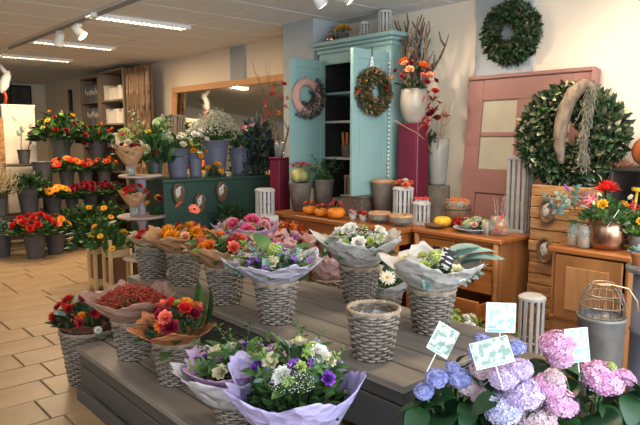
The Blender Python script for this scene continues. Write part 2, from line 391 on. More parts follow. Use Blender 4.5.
# in ring_petals a petal grows along z and leans towards -y when tilted by +angle
def stem_(mb, L, mat, r=.035): mb.add(tube([(0, 0, .02), (.02, .01, -L * .5), (0, 0, -L)], r, 5), mat)
def rose_me(name, pm, layers=5, seed=0, open_=1.0):
    random.seed(seed); mb = MB()
    for k in range(layers):
        t = k / (layers - 1); n = 3 + k
        ring_petals(mb, n, (.02 + .62 * t * t) * open_, .50 + .42 * t, .95 - .16 * t, .8, .02 + .26 * t * t, .06 * (1 - t), .06 + .30 * t, 0, k * 1.9, .12)
    mb.add(ball(.22, 8, 5, (0, 0, -.02), .6), 1); stem_(mb, 1.6, 1)
    return mb.mesh(name, [pm, m_stem])
def daisy_me(name, pm, cm, n=16, seed=0, two=True, cr=.26):
    random.seed(seed); mb = MB()
    ring_petals(mb, n, 1.35, .30, .85, .1, .10, .02, .14, 0, 0, .07, 2)
    if two: ring_petals(mb, n - 3, 1.10, .26, .62, .1, .05, .05, .12, 0, .2, .07, 2)
    mb.add(ball(cr, 10, 4, (0, 0, .07), .55), 1); stem_(mb, 1.6, 2)
    return mb.mesh(name, [pm, cm, m_stem])
def mum_me(name, pm, seed=0, rings=6, lime=None, dome=1.0):
    random.seed(seed); mb = MB()
    for k in range(rings):
        t = k / (rings - 1); n = 4 + int(9 * math.sin(.25 + 1.3 * t))
        ring_petals(mb, n, .12 + 1.5 * t, .26, .55 + .30 * t, .35, -.10, .18 * (1 - t) * dome, .04 + .12 * t, 1 if (lime and k < 2) else 0, k * .7, .1, 2)
    stem_(mb, 1.6, 2 if lime else 1)
    return mb.mesh(name, [pm, lime, m_stem] if lime else [pm, m_stem])
def tulip_me(name, pm, seed=0):
    random.seed(seed); mb = MB()
    ring_petals(mb, 3, .10, .80, 1.1, .6, -.12, 0, .30, 0, 0, .04, 4); ring_petals(mb, 3, .05, .7, 1.0, .6, -.12, 0, .24, 0, 1.05, .04, 4)
    stem_(mb, 1.6, 1); return mb.mesh(name, [pm, m_stem])
def lily_me(name, pm, seed=0):
    random.seed(seed); mb = MB()
    ring_petals(mb, 3, .75, .42, 1.1, .2, .25, 0, .05, 0, 0, .08, 4); ring_petals(mb, 3, .85, .34, 1.0, .2, .25, 0, .05, 0, 1.05, .08, 4)
    for i in range(5): mb.add(tube([(0, 0, 0), (.14 * math.cos(i * 1.25), .14 * math.sin(i * 1.25), .7)], .02, 4), 1)
    stem_(mb, 1.4, 2); return mb.mesh(name, [pm, m_ycent, m_stem])
def head_me(name, pm, n=120, seed=0, flat=.75, fs=.17, low=-.35):
    random.seed(seed); mb = MB()
    for i in range(n):
        z = 1 - (1 - low) * (i + .5) / n; a = i * 2.39996
        r = math.sqrt(max(0, 1 - z * z)); d = Vector((r * math.cos(a), r * math.sin(a), z * flat + .0))
        p = d * random.uniform(.88, 1.03)
        nrm = Vector((r * math.cos(a), r * math.sin(a), z / flat)).normalized() + Vector([random.uniform(-.25, .25) for _ in range(3)])
        T = Matrix.Translation(p) @ aim(nrm, random.uniform(0, 6)).to_matrix().to_4x4()
        s = fs * random.uniform(.85, 1.15); vs_ = [(0, 0, -.25 * s)]; f = []
        for q in range(4):
            b = q * PI / 2; c_, s_ = math.cos(b), math.sin(b)
            k = len(vs_)
            for (x, y, zz) in ((.62, .46, .05), (.98, 0, .16), (.62, -.46, .05)):
                vs_.append(((x * c_ - y * s_) * s, (x * s_ + y * c_) * s, zz * s))
            f.append((0, k + 2, k + 1, k))
        mb.add((vs_, f), 0, T)
    mb.add(ball(.76, 12, 7, (0, 0, 0), flat), 1); mb.add(tube([(0, 0, -.2), (0, 0, -1.5)], .06, 5), 2)
    return mb.mesh(name, [pm, M('head_core', (.16, .17, .12), rough=.8), m_stem])
def sprig_me(name, lm, n=12, seed=0, wid=.4, ll=.32, droop=.4, stemm=None):
    random.seed(seed); mb = MB(); mb.add(tube([(0, 0, 0), (.02, .02, .5), (.05, 0, 1)], [.018, .014, .006], 5), 1)
    for i in range(n):
        t = .18 + .8 * i / n; a = i * 2.4
        d = Vector((math.cos(a), math.sin(a), .75)); T = Matrix.Translation((.04 * t, 0, t)) @ aim(d, random.uniform(-.4, .4)).to_matrix().to_4x4() @ Matrix.Scale(ll * random.uniform(.75, 1.1) * (1.15 - .4 * t), 4)
        mb.add(leaf_vf(wid, droop, 4), 0, T)
    return mb.mesh(name, [lm, stemm or m_stem])
def foliage_me(name, lm, n=150, seed=0, wid=.4, ll=.34, up=1.0, extra=None):
    """a unit dome of leaves, radius 1, height 1"""
    random.seed(seed); mb = MB()
    for i in range(n):
        rho = math.sqrt(random.random()); a = random.random() * 2 * PI; z = (1 - rho * rho) * random.uniform(.15, .95)
        d = Vector((math.cos(a) * rho, math.sin(a) * rho, .55 * up + random.uniform(-.15, .35)))
        T = Matrix.Translation((rho * .82 * math.cos(a), rho * .82 * math.sin(a), z * .85)) @ aim(d, random.uniform(-3, 3)).to_matrix().to_4x4() @ Matrix.Scale(ll * random.uniform(.7, 1.25), 4)
        mb.add(leaf_vf(wid, random.uniform(.1, .6), 3), 0, T)
    for i in range(14):
        a = random.random() * 6.28; r = .7 * random.random()
        mb.add(tube([(.1 * math.cos(a), .1 * math.sin(a), -.6), (r * math.cos(a), r * math.sin(a), .5)], .018, 4), 1)
    return mb.mesh(name, [lm, m_stem])
def breath_me(name, pm, n=420, seed=0, s=.022):
    random.seed(seed); mb = MB()
    for i in range(n):
        rho = math.sqrt(random.random()); a = random.random() * 2 * PI; z = (1 - rho * rho) * random.uniform(.35, 1.1) + .05
        p = Vector((rho * math.cos(a), rho * math.sin(a), z)); k = s * random.uniform(.6, 1.3)
        mb.add(([p + Vector(q) * k for q in ((1, 0, 0), (-1, 0, 0), (0, 1, 0), (0, -1, 0), (0, 0, 1), (0, 0, -1))],
                [(0, 2, 4), (2, 1, 4), (1, 3, 4), (3, 0, 4), (2, 0, 5), (1, 2, 5), (3, 1, 5), (0, 3, 5)]), 0)
        if i % 4 == 0: mb.add(tube([(0, 0, -.4), tuple(p * .6 + Vector((0, 0, -.05))), tuple(p)], .004, 3, False), 1)
    return mb.mesh(name, [pm, m_stem], False)
def berries_me(name, bm, n=26, seed=0, r=.13):
    random.seed(seed); mb = MB()
    for i in range(n):
        d = Vector([random.gauss(0, .42) for _ in range(3)]); d.z = abs(d.z) * .9
        mb.add(ball(r * random.uniform(.8, 1.2), 7, 4, tuple(d)), 0)
    mb.add(tube([(0, 0, .2), (0, 0, -1.2)], .04, 5), 1)
    return mb.mesh(name, [bm, m_stem])
F = {}
for nm, pm in [('red', p_red), ('wine', p_dred), ('orange', p_or), ('coral', p_cor), ('peach', p_peach), ('pink', p_pink), ('pale_pink', p_lpink), ('white', p_white), ('cream', p_cream), ('yellow', p_yel), ('purple', p_pur), ('lime', p_lime)]:
    F['rose_' + nm] = rose_me('rose_' + nm, pm, 6, hash(len(nm)) % 7)
for nm, pm, cm in [('red', p_red, m_cent), ('orange', p_or, m_cent), ('yellow', p_yel, m_cent), ('white', p_white, m_ycent), ('pink', p_pink, m_ycent), ('gold', p_gold, m_cent), ('coral', p_cor, m_cent), ('purple', p_pur, m_ycent)]:
    F['daisy_' + nm] = daisy_me('daisy_' + nm, pm, cm, 16, 2)
for nm, pm in [('red', p_red), ('wine', p_dred), ('orange', p_or), ('yellow', p_yel), ('white', p_white), ('cream', p_cream), ('gold', p_gold), ('lime', p_lime), ('coral', p_cor), ('purple', p_pur)]:
    F['mum_' + nm] = mum_me('mum_' + nm, pm, 3)
F['mum_green_eye'] = mum_me('mum_green_eye', p_white, 4, 6, p_lime)
for nm, pm in [('red', p_red), ('orange', p_or), ('cream', p_cream), ('wine', p_dred)]: F['tulip_' + nm] = tulip_me('tulip_' + nm, pm)
for nm, pm in [('mauve', p_mauve), ('red', p_dred), ('pink', p_pink), ('purple', p_pur), ('white', p_white)]: F['lily_' + nm] = lily_me('lily_' + nm, pm)
for nm, pm in [('blue', h_blue), ('lilac', h_lil), ('lavender', h_lav), ('pink', h_pink), ('blush', h_blush), ('tan', h_tan)]:
    F['head_' + nm] = head_me('hydrangea_' + nm, pm, 130, 5, .78, .19)
for nm, pm in [('mint', p_mint), ('lime', p_lime), ('cream', p_cream)]: F['head_' + nm] = head_me('viburnum_' + nm, pm, 80, 6, 1.0, .2, -.8)
F['leaf'] = MB().add(leaf_vf(.42, .35)).mesh('leaf', m_leafo)
F['leaf_long'] = MB().add(leaf_vf(.24, .3, 6)).mesh('leaf_long', m_leafo)
F['leaf_wide'] = MB().add(leaf_vf(.62, .4, 6)).mesh('leaf_wide', m_leafo)
F['leaf_hyd'] = MB().add(leaf_vf(.66, .55, 8, 1.5)).mesh('leaf_hyd', m_hyl)
F['leaf_euc'] = MB().add(leaf_vf(.55, .2, 5, 1.8)).mesh('leaf_euc', m_euco)
F['sprig'] = sprig_me('sprig', m_leaf); F['sprig_dark'] = sprig_me('sprig_dark', m_leafd, 14, 1, .34, .34)
F['sprig_euc'] = sprig_me('sprig_euc', m_euc, 14, 2, .75, .26, .2); F['sprig_lime'] = sprig_me('sprig_lime', m_leafl, 12, 3, .4, .3)
F['fol'] = foliage_me('fol', m_leaf, 170, 1); F['fol_dark'] = foliage_me('fol_dark', m_leafd, 190, 2, .36)
F['fol_lime'] = foliage_me('fol_lime', m_leafl, 150, 3); F['fol_euc'] = foliage_me('fol_euc', m_euc, 150, 4, .7, .24)
F['fol_long'] = foliage_me('fol_long', m_leafd, 120, 5, .2, .6, 1.6); F['fol_fine'] = foliage_me('fol_fine', m_straw, 240, 6, .08, .6, 1.4)
F['breath'] = breath_me('breath', p_white); F['breath_straw'] = breath_me('breath_straw', p_cream, 600, 1, .02)
F['breath_grey'] = breath_me('breath_grey', M('gypsophila', (.24, .25, .19), (.50, .50, .42), .7, island=True), 750, 7, .026); F['fol_fineg'] = foliage_me('fol_fineg', m_leaf, 200, 9, .07, .5, 1.5)
F['berries'] = berries_me('berries', m_berry); F['berries_o'] = berries_me('berries_o', m_oberry, 26, 1)
F['lav'] = MB().add(tube([(0, 0, -1.2), (0, 0, .1)], .025, 4), 1).add(tube([(0, 0, 0), (0, 0, .25), (.02, 0, .7), (.03, 0, 1.0)], [.06, .14, .11, .03], 6), 0).mesh('lav', [p_pur, m_stem])
PNAME = {'rose': 'rose', 'daisy': 'gerbera', 'mum': 'chrysanthemum', 'tulip': 'tulip', 'lily': 'lily', 'head': 'flower_head', 'leaf': 'leaf', 'sprig': 'leafy_sprig', 'fol': 'foliage', 'breath': 'filler_flowers', 'berries': 'berry_cluster', 'lav': 'flower_spike'}
def pname(k): return PNAME[k.split('_')[0]]

def fill(root, items, R, H, z0=0.0, lean=(0, 0), seed=0, squash=1.0):
    """items: (key, count, size, rmin, rmax, lift). Heads and leaves stand on a dome of radius R, height H."""
    rnd = random.Random(seed)
    for ki, (key, n, size, r0, r1, lift) in enumerate(items):
        base = key.split('_')[0]
        if base in ('fol', 'breath'):
            o = obj(pname(key), F[key], root, (lean[0] * .5 * H, lean[1] * .5 * H, z0 + lift), (0, 0, rnd.random() * 6), (R * size, R * size, H * size)); stuff(o); continue
        for i in range(n):
            rho = r0 + (r1 - r0) * math.sqrt((i + .5) / n); a = i * 2.39996 + ki * 1.7 + seed + rnd.uniform(-.25, .25)
            x, y = R * rho * math.cos(a), R * rho * math.sin(a) * squash
            z = z0 + H * (1 - .85 * rho * rho) + lift + rnd.uniform(-.03, .03) * H
            d = Vector((x / R * .95 + lean[0], y / R * .95 + lean[1], .75))
            s = size * rnd.uniform(.85, 1.15)
            if base in ('leaf', 'sprig'):
                d = Vector((x / R * 1.1 + lean[0], y / R * 1.1 + lean[1], .6)); z -= .45 * s
                x *= .8; y *= .8
            x += lean[0] * (z - z0) * .6; y += lean[1] * (z - z0) * .6
            spin = rnd.uniform(0, 6.28)
            if base == 'leaf':   # upper side up
                q = Vector(d).to_track_quat('Z', 'Y'); nrm = q @ Vector((0, 1, 0))
                spin = rnd.uniform(-.5, .5) + (0 if nrm.z > 0 else PI)
            obj(pname(key), F[key], root, (x, y, z), aim(d, spin), s)

def wrap_vf(seed, r0, r1, h, lobes=6, amp=.16, lean=(0, 0), nu=96, nv=9, curve=.85, up=1.0):
    rnd = random.Random(seed); ph = rnd.random() * 6
    tips = [rnd.uniform(.5, 1.25) for _ in range(lobes)]
    def f(u, v):
        a = 2 * PI * u; s = (u * lobes + ph) % lobes; k = int(s); fr = s - k
        tip = (1 - abs(2 * fr - 1)) ** 1.25 * tips[k % lobes]
        fold = math.sin(a * lobes * 3 + 2 * ph) * .30 + math.sin(a * 23 + ph * 3 + 2 * v) * .30 + noise.noise((math.cos(a) * 3, math.sin(a) * 3, v * 2.5 + seed)) * .9 + (1 - 3.2 * abs(noise.noise((math.cos(a) * 4.5, math.sin(a) * 4.5, v * 1.2 + seed)))) * .8 + (1 - 3 * abs(noise.noise((math.cos(a) * 9, math.sin(a) * 9, v * 3 + seed)))) * .35
        r = r0 + (r1 - r0) * v ** curve + amp * r1 * v * v * (tip * .9 - .25) + .062 * r1 * fold * v ** .8
        z = h * v * (1 + .07 * fold) + amp * r1 * v * v * (tip - .4) * up - (.10 * r1 * max(0, v - .75) * 4 * (1 - tip) * .5)
        return (r * math.cos(a) + lean[0] * z, r * math.sin(a) + lean[1] * z, z)
    return grid(nu, nv, f, True)
def wrap(root, mat, r0, r1, h, seed, lobes=6, amp=.16, lean=(0, 0), z=0, name='wrapping_paper', curve=.85):
    o = part(name, wrap_vf(seed, r0, r1, h, lobes, amp, lean, curve=curve), mat, root, (0, 0, z), smooth=True)
    md = o.modifiers.new('thickness', 'SOLIDIFY'); md.thickness = .0015
    return o

# ---------------------------------------------------------------- containers
def basket_meshes(name, r0, r1, h, rows, stakes=20):
    mb = MB(); sub = 4; seg = stakes * sub
    for i in range(rows):
        t = (i + .5) / rows; R = r0 + (r1 - r0) * t; z = h * t; hz = h / rows * .50; vs_ = []; fs = []
        rr = random.uniform(-.0012, .0012)
        for k in range(seg):
            a = 2 * PI * k / seg; off = .0052 * math.cos(PI * (k / sub + i)); wz = random.uniform(-.0008, .0008)
            for (dr, dz) in ((.0046, 0), (0.001, hz), (-.0046, 0), (.001, -hz)):
                r_ = R + off + dr + rr; vs_.append((r_ * math.cos(a), r_ * math.sin(a), z + dz + wz))
        for k in range(seg):
            n = (k + 1) % seg
            for q in range(4): fs.append((k * 4 + q, n * 4 + q, n * 4 + (q + 1) % 4, k * 4 + (q + 1) % 4))
        mb.add((vs_, fs))
    body = mb.mesh(name + '_weave', m_wick)
    st = MB()
    for k in range(stakes):
        a = 2 * PI * k / stakes
        st.add(tube([(r0 * math.cos(a), r0 * math.sin(a), 0), (r1 * math.cos(a), r1 * math.sin(a), h)], .0035, 5))
    stk = st.mesh(name + '_stakes', m_wickd)
    rm = MB()
    for s in (0, 1, 2):
        pth = []
        for k in range(73):
            a = 2 * PI * k / 72; tw = a * 11 + s * 2.094
            pth.append(((r1 + .005 * math.cos(tw)) * math.cos(a), (r1 + .005 * math.cos(tw)) * math.sin(a), h + .005 + .006 * math.sin(tw)))
        rm.add(tube(pth, .0055, 5, False))
    rim = rm.mesh(name + '_rim', m_wickrim)
    base = MB().add(lathe([(r0 * .98, .002), (r0 * .98, .012)], 30)).add(lathe([(r0 * .93, .004), (r1 * .93, h * .96)], 30, True, False)).mesh(name + '_base', m_wickd)
    return body, stk, rim, base
BK = {'s': basket_meshes('basket', .082, .112, .21, 15, 20), 'l': basket_meshes('big_basket', .125, .17, .34, 22, 28)}
def basket(loc, label, kind='s', rz=0, lining=None):
    t = thing('wicker_basket', label, 'basket', loc, rz, 'wicker baskets on the display')
    b = BK[kind]; stuff(obj('woven_body', b[0], t)); stuff(obj('stakes', b[1], t)); obj('rim', b[2], t); obj('base', b[3], t)
    return t
def bucket_me(name, r0, r1, h, mat, lip=.008, bands=True):
    pr = [(r0, 0), (r0 + .003, .004)]
    for k in range(1, 9):
        t = k / 8; pr.append((r0 + (r1 - r0) * t, h * t))
    pr2 = pr[:-1] + [(r1, h - .012), (r1 + lip, h - .010), (r1 + lip, h), (r1 - .004, h)] + [(r1 - .006 - (r1 - r0) * .45, h * .55), (r1 - .006 - (r1 - r0) * .46, h * .54)]
    body = MB().add(lathe(pr2, 28)).mesh(name, mat)
    bd = None
    if bands:
        m = MB()
        for t in (.80, .86):
            r = r0 + (r1 - r0) * t; m.add(([(x, y, z + h * t) for x, y, z in torus(r, .004, 28, 6)[0]], torus(r, .004, 28, 6)[1]))
        bd = m.mesh(name + '_band', mat)
    return body, bd
BU = {'t': bucket_me('bucket_tall', .085, .12, .58, m_zinc), 'g': bucket_me('bucket', .10, .145, .36, m_zinc), 'gs': bucket_me('bucket_small', .085, .12, .27, m_zinc), 'b': bucket_me('bucket_blue', .085, .12, .29, m_zincb), 'bs': bucket_me('bucket_blue_small', .058, .078, .24, m_zincb), 'bl': bucket_me('bucket_blue_large', .10, .145, .37, m_zincb)}
def bucket(loc, label, kind='g', s=1):
    t = thing('flower_bucket', label, 'bucket', loc, 0, 'grey flower buckets')
    if s != 1: t.scale = (s, s, s)
    obj('body', BU[kind][0], t); obj('band', BU[kind][1], t); return t
def bunch(loc, label, items, R, H, seed=0, lean=(0, 0), squash=1, cat='flowers', name='flower_bunch', z0=.02, stems=.15):
    t = thing(name, label, cat, loc)
    mb = MB(); rnd = random.Random(seed)
    for i in range(9):
        a = rnd.random() * 6.28; r = R * .18 * rnd.random()
        mb.add(tube([(r * math.cos(a), r * math.sin(a), -stems), (r * 1.4 * math.cos(a), r * 1.4 * math.sin(a), 0), (2.2 * r * math.cos(a) + lean[0] * H * .3, 2.2 * r * math.sin(a), z0 + H * .5)], .004, 4))
    stuff(obj('stems', mb.mesh('stems', m_stem), t))
    fill(t, items, R, H, z0, lean, seed, squash); return t
def bouquet(loc, label, items, R, H, wr, seed=0, lean=(0, 0), z0=.055, squash=1):
    t = bunch(loc, label, items, R, H, seed, lean, squash, 'bouquet', 'wrapped_bouquet', z0, .12)
    for k, (mat, r0, r1, h, lobes, amp, zz) in enumerate(wr): wrap(t, mat, r0, r1, h + .028, seed + k * 3, lobes, amp * .62, (lean[0] * 1.1, lean[1] * 1.1), zz, curve=.72)
    return t

def pot(name, label, loc, prof, mat, cat='pot', n=28, soil=None):
    t = thing(name, label, cat, loc)
    part('body', lathe(prof, n, True, False), mat, t, smooth=True)
    if soil: part('soil', lathe([(soil[0], soil[1] - .01), (soil[0], soil[1]), (soil[0] * .3, soil[1] + .004)], 20), M('soil', (.05, .03, .02), (.10, .06, .04), .95, 30, bump=.5), t, smooth=True)
    return t
def twigs(loc, label, n, h, spread, seed, mat=m_twig, sub=3, r=.006, extra=None, name='twig_arrangement', lean=(0, 0), curl=.05):
    t = thing(name, label, 'branches', loc); rnd = random.Random(seed)
    for i in range(n):
        a = i * 2.4 + rnd.random(); p = Vector((0.02 * math.cos(a), .02 * math.sin(a), -.12)); d = Vector((spread * math.cos(a) + lean[0], spread * math.sin(a) + lean[1], 1)).normalized(); path = [p]
        L_ = h * rnd.uniform(.75, 1.05)
        for k in range(6):
            d = (d + Vector([rnd.uniform(-1, 1) * curl * 3 for _ in range(3)])).normalized(); path.append(path[-1] + d * (L_ + .12) / 6)
        mb = MB().add(tube(path, [r * (1.15 - .16 * k) for k in range(7)], 6))
        for k in range(sub):
            b = path[2 + k % 4]; e = (d + Vector([rnd.uniform(-.9, .9) for _ in range(2)] + [rnd.uniform(0, .4)])).normalized()
            m1 = b + e * L_ * .13; m2 = m1 + (e + Vector((rnd.uniform(-.4, .4), rnd.uniform(-.4, .4), .4))).normalized() * L_ * .13
            mb.add(tube([b, m1, m2], [r * .55, r * .45, r * .25], 5))
        obj('branch', mb.mesh('branch', mat), t)
    if extra: fill(t, *extra)
    return t
# ---------------------------------------------------------------- display platform
pf = thing('display_platform', 'two-tier grey plank display platform in the middle of the shop', 'platform', (0, 0, 0))
def plank(x0, x1, y0, y1, z0, z1, mat=m_deck, nm='plank'):
    o = part(nm, cbox(x0 - (x0 + x1) / 2, x1 - (x0 + x1) / 2, y0 - y1 + .0, 0, z0 - z1, 0, .004), mat, pf, ((x0 + x1) / 2, y1, z1)); return o
for i in range(5): plank(1.715 + .172 * i, 1.715 + .172 * i + .161, 1.44, 3.93, .565, .60)
for i in range(3): plank(1.20 + .172 * i, 1.20 + .172 * i + .161, 1.44, 3.52, .298, .33)
for i in range(3): plank(2.60 + .172 * i, 2.60 + .172 * i + .165, 1.44, 3.93, .298, .33)
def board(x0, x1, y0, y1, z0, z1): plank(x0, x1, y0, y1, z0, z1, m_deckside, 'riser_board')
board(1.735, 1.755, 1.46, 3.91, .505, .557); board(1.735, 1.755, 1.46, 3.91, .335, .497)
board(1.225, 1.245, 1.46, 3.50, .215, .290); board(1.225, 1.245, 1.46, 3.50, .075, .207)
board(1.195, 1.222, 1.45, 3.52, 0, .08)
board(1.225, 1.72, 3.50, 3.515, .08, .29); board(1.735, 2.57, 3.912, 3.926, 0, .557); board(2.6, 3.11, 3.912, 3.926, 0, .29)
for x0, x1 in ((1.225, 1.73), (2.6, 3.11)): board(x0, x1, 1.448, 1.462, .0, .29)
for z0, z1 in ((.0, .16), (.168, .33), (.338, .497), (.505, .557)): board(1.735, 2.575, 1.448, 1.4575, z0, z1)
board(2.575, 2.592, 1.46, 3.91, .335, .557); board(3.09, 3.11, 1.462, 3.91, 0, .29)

# ---------------------------------------------------------------- baskets and bouquets on the platform
UP, LO = .60, .33
basket((1.90, 3.46, UP), 'small willow basket under the orange and gold bouquet in brown paper')
bouquet((1.90, 3.46, UP + .205), 'gold and orange blooms in brown kraft paper with one tall red gerbera',
        [('fol', 1, .8, 0, 0, 0), ('mum_gold', 7, .055, .15, .8, .015), ('rose_peach', 3, .04, .2, .8, 0), ('leaf', 8, .10, .5, 1, 0), ('lily_red', 2, .05, .3, .7, .03)],
        .20, .10, [(m_kraft, .07, .24, .11, 6, .26, 0)], 11, (-.22, -.20))
g = bunch((1.97, 3.50, UP + .33), 'two tall orange-red gerberas rising above the brown paper bouquet', [('daisy_coral', 2, .04, .5, .9, .10)], .10, .10, 2)
basket((1.86, 2.91, UP), 'willow basket under the mixed orange bouquet in amber film')
bouquet((1.86, 2.91, UP + .205), 'mixed orange, red and green bouquet in amber film between two baskets',
        [('fol', 1, .9, 0, 0, 0), ('rose_orange', 2, .038, .1, .8, .02), ('mum_gold', 2, .04, .4, .9, 0), ('rose_wine', 5, .036, .2, 1, .0), ('rose_coral', 3, .036, .4, .8, .02), ('leaf_wide', 9, .14, .2, .95, .05), ('leaf', 12, .11, .3, 1.05, .02), ('sprig_lime', 3, .14, .5, .8, .03), ('berries', 2, .04, .4, .8, .02)],
        .18, .12, [(m_orfilm, .07, .215, .12, 6, .24, 0)], 12, (-.22, -.20))
basket((1.86, 2.43, UP), 'willow basket under the white and purple bouquet in pale lilac film')
bouquet((1.86, 2.43, UP + .205), 'white, grey-green and purple bouquet in pale lilac film at platform centre',
        [('fol_euc', 1, .9, 0, 0, 0), ('fol', 1, .8, 0, 0, .0), ('rose_cream', 3, .040, .5, .8, 0), ('mum_white', 2, .035, .3, .9, 0), ('head_lime', 1, .035, .1, .2, .0), ('sprig_euc', 9, .13, .2, .95, .03), ('leaf_euc', 14, .075, .2, .95, .02), ('lily_purple', 8, .026, .45, .95, .03), ('leaf_wide', 7, .15, .3, .8, .06), ('leaf', 8, .10, .6, 1, 0), ('lav', 3, .06, .4, .8, .03)],
        .20, .11, [(m_palep2, .07, .245, .115, 7, .22, 0)], 13, (-.24, -.22))
basket((2.44, 2.40, UP), 'willow basket under the white rose bouquet in taupe paper')
bouquet((2.44, 2.40, UP + .205), 'white roses and green blooms in taupe paper at the back of the platform',
        [('fol', 1, .9, 0, 0, 0), ('rose_white', 5, .045, .15, .95, .02), ('mum_white', 3, .045, .4, .85, .0), ('rose_lime', 5, .032, .2, .8, .01), ('mum_lime', 3, .032, .3, .8, 0), ('leaf_euc', 6, .09, .6, 1.0, .02), ('leaf', 16, .11, .3, 1.05, .03), ('breath', 1, .8, 0, 0, .05)],
        .19, .13, [(m_taupe, .07, .235, .16, 5, .28, 0)], 14, (-.20, -.18), .09)
b5 = basket((1.86, 1.74, UP), 'empty willow basket at the front right of the platform')
bouquet_lining = part('paper_lining', wrap_vf(5, .070, .095, .09, 5, .12), m_palep, b5, (0, 0, .09), smooth=True)
basket((2.33, 1.79, UP), 'willow basket under the lime and blue-grey leaf bouquet at the right end')
t6 = bouquet((2.33, 1.79, UP + .205), 'lime green and cream bouquet with blue-grey leaves and striped paper in taupe wrap',
        [('fol', 1, .8, 0, 0, 0), ('head_lime', 2, .036, .1, .6, .02), ('rose_cream', 3, .05, .4, .9, .01), ('mum_lime', 3, .04, .3, .7, 0), ('sprig_euc', 4, .14, .5, .9, .0)],
        .19, .12, [(m_taupe, .07, .245, .145, 5, .30, 0)], 15, (-.14, -.16))
m_stripe = M('striped_paper', (.02, .02, .03), (.75, .75, .78), .5, 60, (1, .05, 1), contrast=(.48, .52), detail=0)
part('striped_paper', grid(10, 6, lambda u, v: (.05 * math.cos(3.2 * u + .4) * (1 - .2 * v), .05 * math.sin(3.2 * u + .4), .10 * v)), m_stripe, t6, (.045, -.03, .10), (.5, .3, .8), True)
for i, (dx, dy, dz, az, s) in enumerate([(.05, -.09, .17, -.7, .22), (.07, -.12, .15, -1.0, .21), (.09, -.05, .17, -.3, .20), (.03, -.12, .16, -1.3, .20), (.09, -.10, .13, -.8, .22), (.06, -.05, .19, -.5, .18)]):
    d = Vector((math.cos(az) , math.sin(az) , .35)); q = d.to_track_quat('Z', 'Y'); fl = 0 if (q @ Vector((0, 1, 0))).z > 0 else PI
    obj('leaf', F['leaf_euc'], t6, (dx, dy, dz), aim(d, fl), s)
# lower step
basket((1.39, 3.13, LO), 'willow basket on the lower step under the red heather bouquet')
F['heather'] = breath_me('heather', petal('petal_heather', (.26, .022, .018), (.50, .09, .05)), 1300, 9, .042)
bouquet((1.39, 3.13, LO + .205), 'rust-red heather bouquet in rose film on the lower step',
        [('fol_dark', 1, .7, 0, 0, 0), ('berries', 5, .035, .2, .8, .02)], .19, .08, [(m_rosef, .07, .235, .14, 6, .26, 0)], 16, (-.15, -.2))
for o in bpy.data.objects:
    if o.get('label', '').startswith('rust-red heather'): stuff(obj('filler_flowers', F['heather'], o, (-.02, -.035, .12), (0, 0, 0), (.18, .18, .09)))
basket((1.40, 2.66, LO), 'willow basket on the lower step under the gold and coral bouquet')
bouquet((1.40, 2.66, LO + .205), 'gold chrysanthemum, coral and red rose bouquet in rust paper with long dark leaves',
        [('fol_dark', 1, .85, 0, 0, 0), ('mum_gold', 1, .065, .3, .5, .02), ('rose_coral', 3, .042, .3, .8, .03), ('rose_wine', 5, .042, .2, .9, .01), ('rose_red', 2, .04, .2, .6, .03), ('mum_lime', 1, .03, .2, .3, .03), ('leaf', 7, .13, .6, 1.1, 0), ('mum_orange', 1, .05, .6, .7, .0)],
        .165, .11, [(m_rustpaper, .07, .20, .07, 5, .30, 0)], 17, (-.22, -.2))
for o in list(bpy.data.objects):
    if o.get('label', '').startswith('gold chrysanthemum, coral'):
        for (dx, dy, a, s) in ((.10, -.03, .2, .22), (.12, .02, .5, .24), (.08, -.08, -.3, .20), (.13, -.06, .0, .21)):
            d = Vector((.55 * math.cos(a), .55 * math.sin(a), 1)); obj('leaf', F['leaf_long'], o, (dx, dy, .06), aim(d, PI), s)
basket((1.37, 2.07, LO), 'willow basket on the lower step under the cream and purple bouquet')
bouquet((1.36, 2.05, LO + .175), 'cream roses and purple blooms with leafy sprigs in white film on the lower step',
        [('fol', 1, .95, 0, 0, 0), ('fol_dark', 1, 1.1, 0, 0, -.06), ('rose_cream', 4, .038, .3, .85, .01), ('rose_purple', 4, .026, .4, .9, .02), ('lily_purple', 4, .024, .4, .9, .02), ('sprig', 9, .13, .2, .9, .07), ('leaf', 16, .11, .2, 1, .04), ('sprig_lime', 4, .13, .3, .9, .04)],
        .155, .11, [(m_palep, .13, .215, .14, 6, .26, -.045), (m_mauvep, .09, .20, .11, 5, .2, .0)], 18, (-.3, -.2))
basket((1.38, 1.68, LO), 'willow basket at the front of the lower step under the lilac paper bouquet')
bouquet((1.38, 1.68, LO + .205), 'big white, green and purple bouquet in lilac paper at the very front',
        [('fol', 1, .95, 0, 0, .0), ('fol_dark', 1, 1.15, 0, 0, -.09), ('fol', 1, 1.1, 0, 0, -.05), ('rose_white', 4, .038, .3, .9, .02), ('rose_cream', 4, .034, .2, .85, .02), ('lily_purple', 5, .025, .3, .95, .03), ('rose_purple', 4, .028, .4, .95, .02), ('rose_lime', 4, .026, .2, .8, .03), ('leaf_euc', 9, .075, .3, .95, .02), ('leaf', 20, .10, .2, 1, .04), ('sprig_lime', 6, .11, .2, .9, .06), ('sprig', 6, .12, .3, .9, .06)],
          .165, .13, [(m_lilacp, .13, .235, .205, 5, .40, -.085)], 19, (-.26, -.22), .10)
for o in list(bpy.data.objects):
    if o.get('label', '').startswith('big white, green'): stuff(obj('filler_flowers', F['breath'], o, (-.11, -.11, .155), (0, 0, 0), (.085, .085, .075)))
basket((1.37, 3.76, 0), 'large willow basket on the tiled floor left of the platform', 'l')
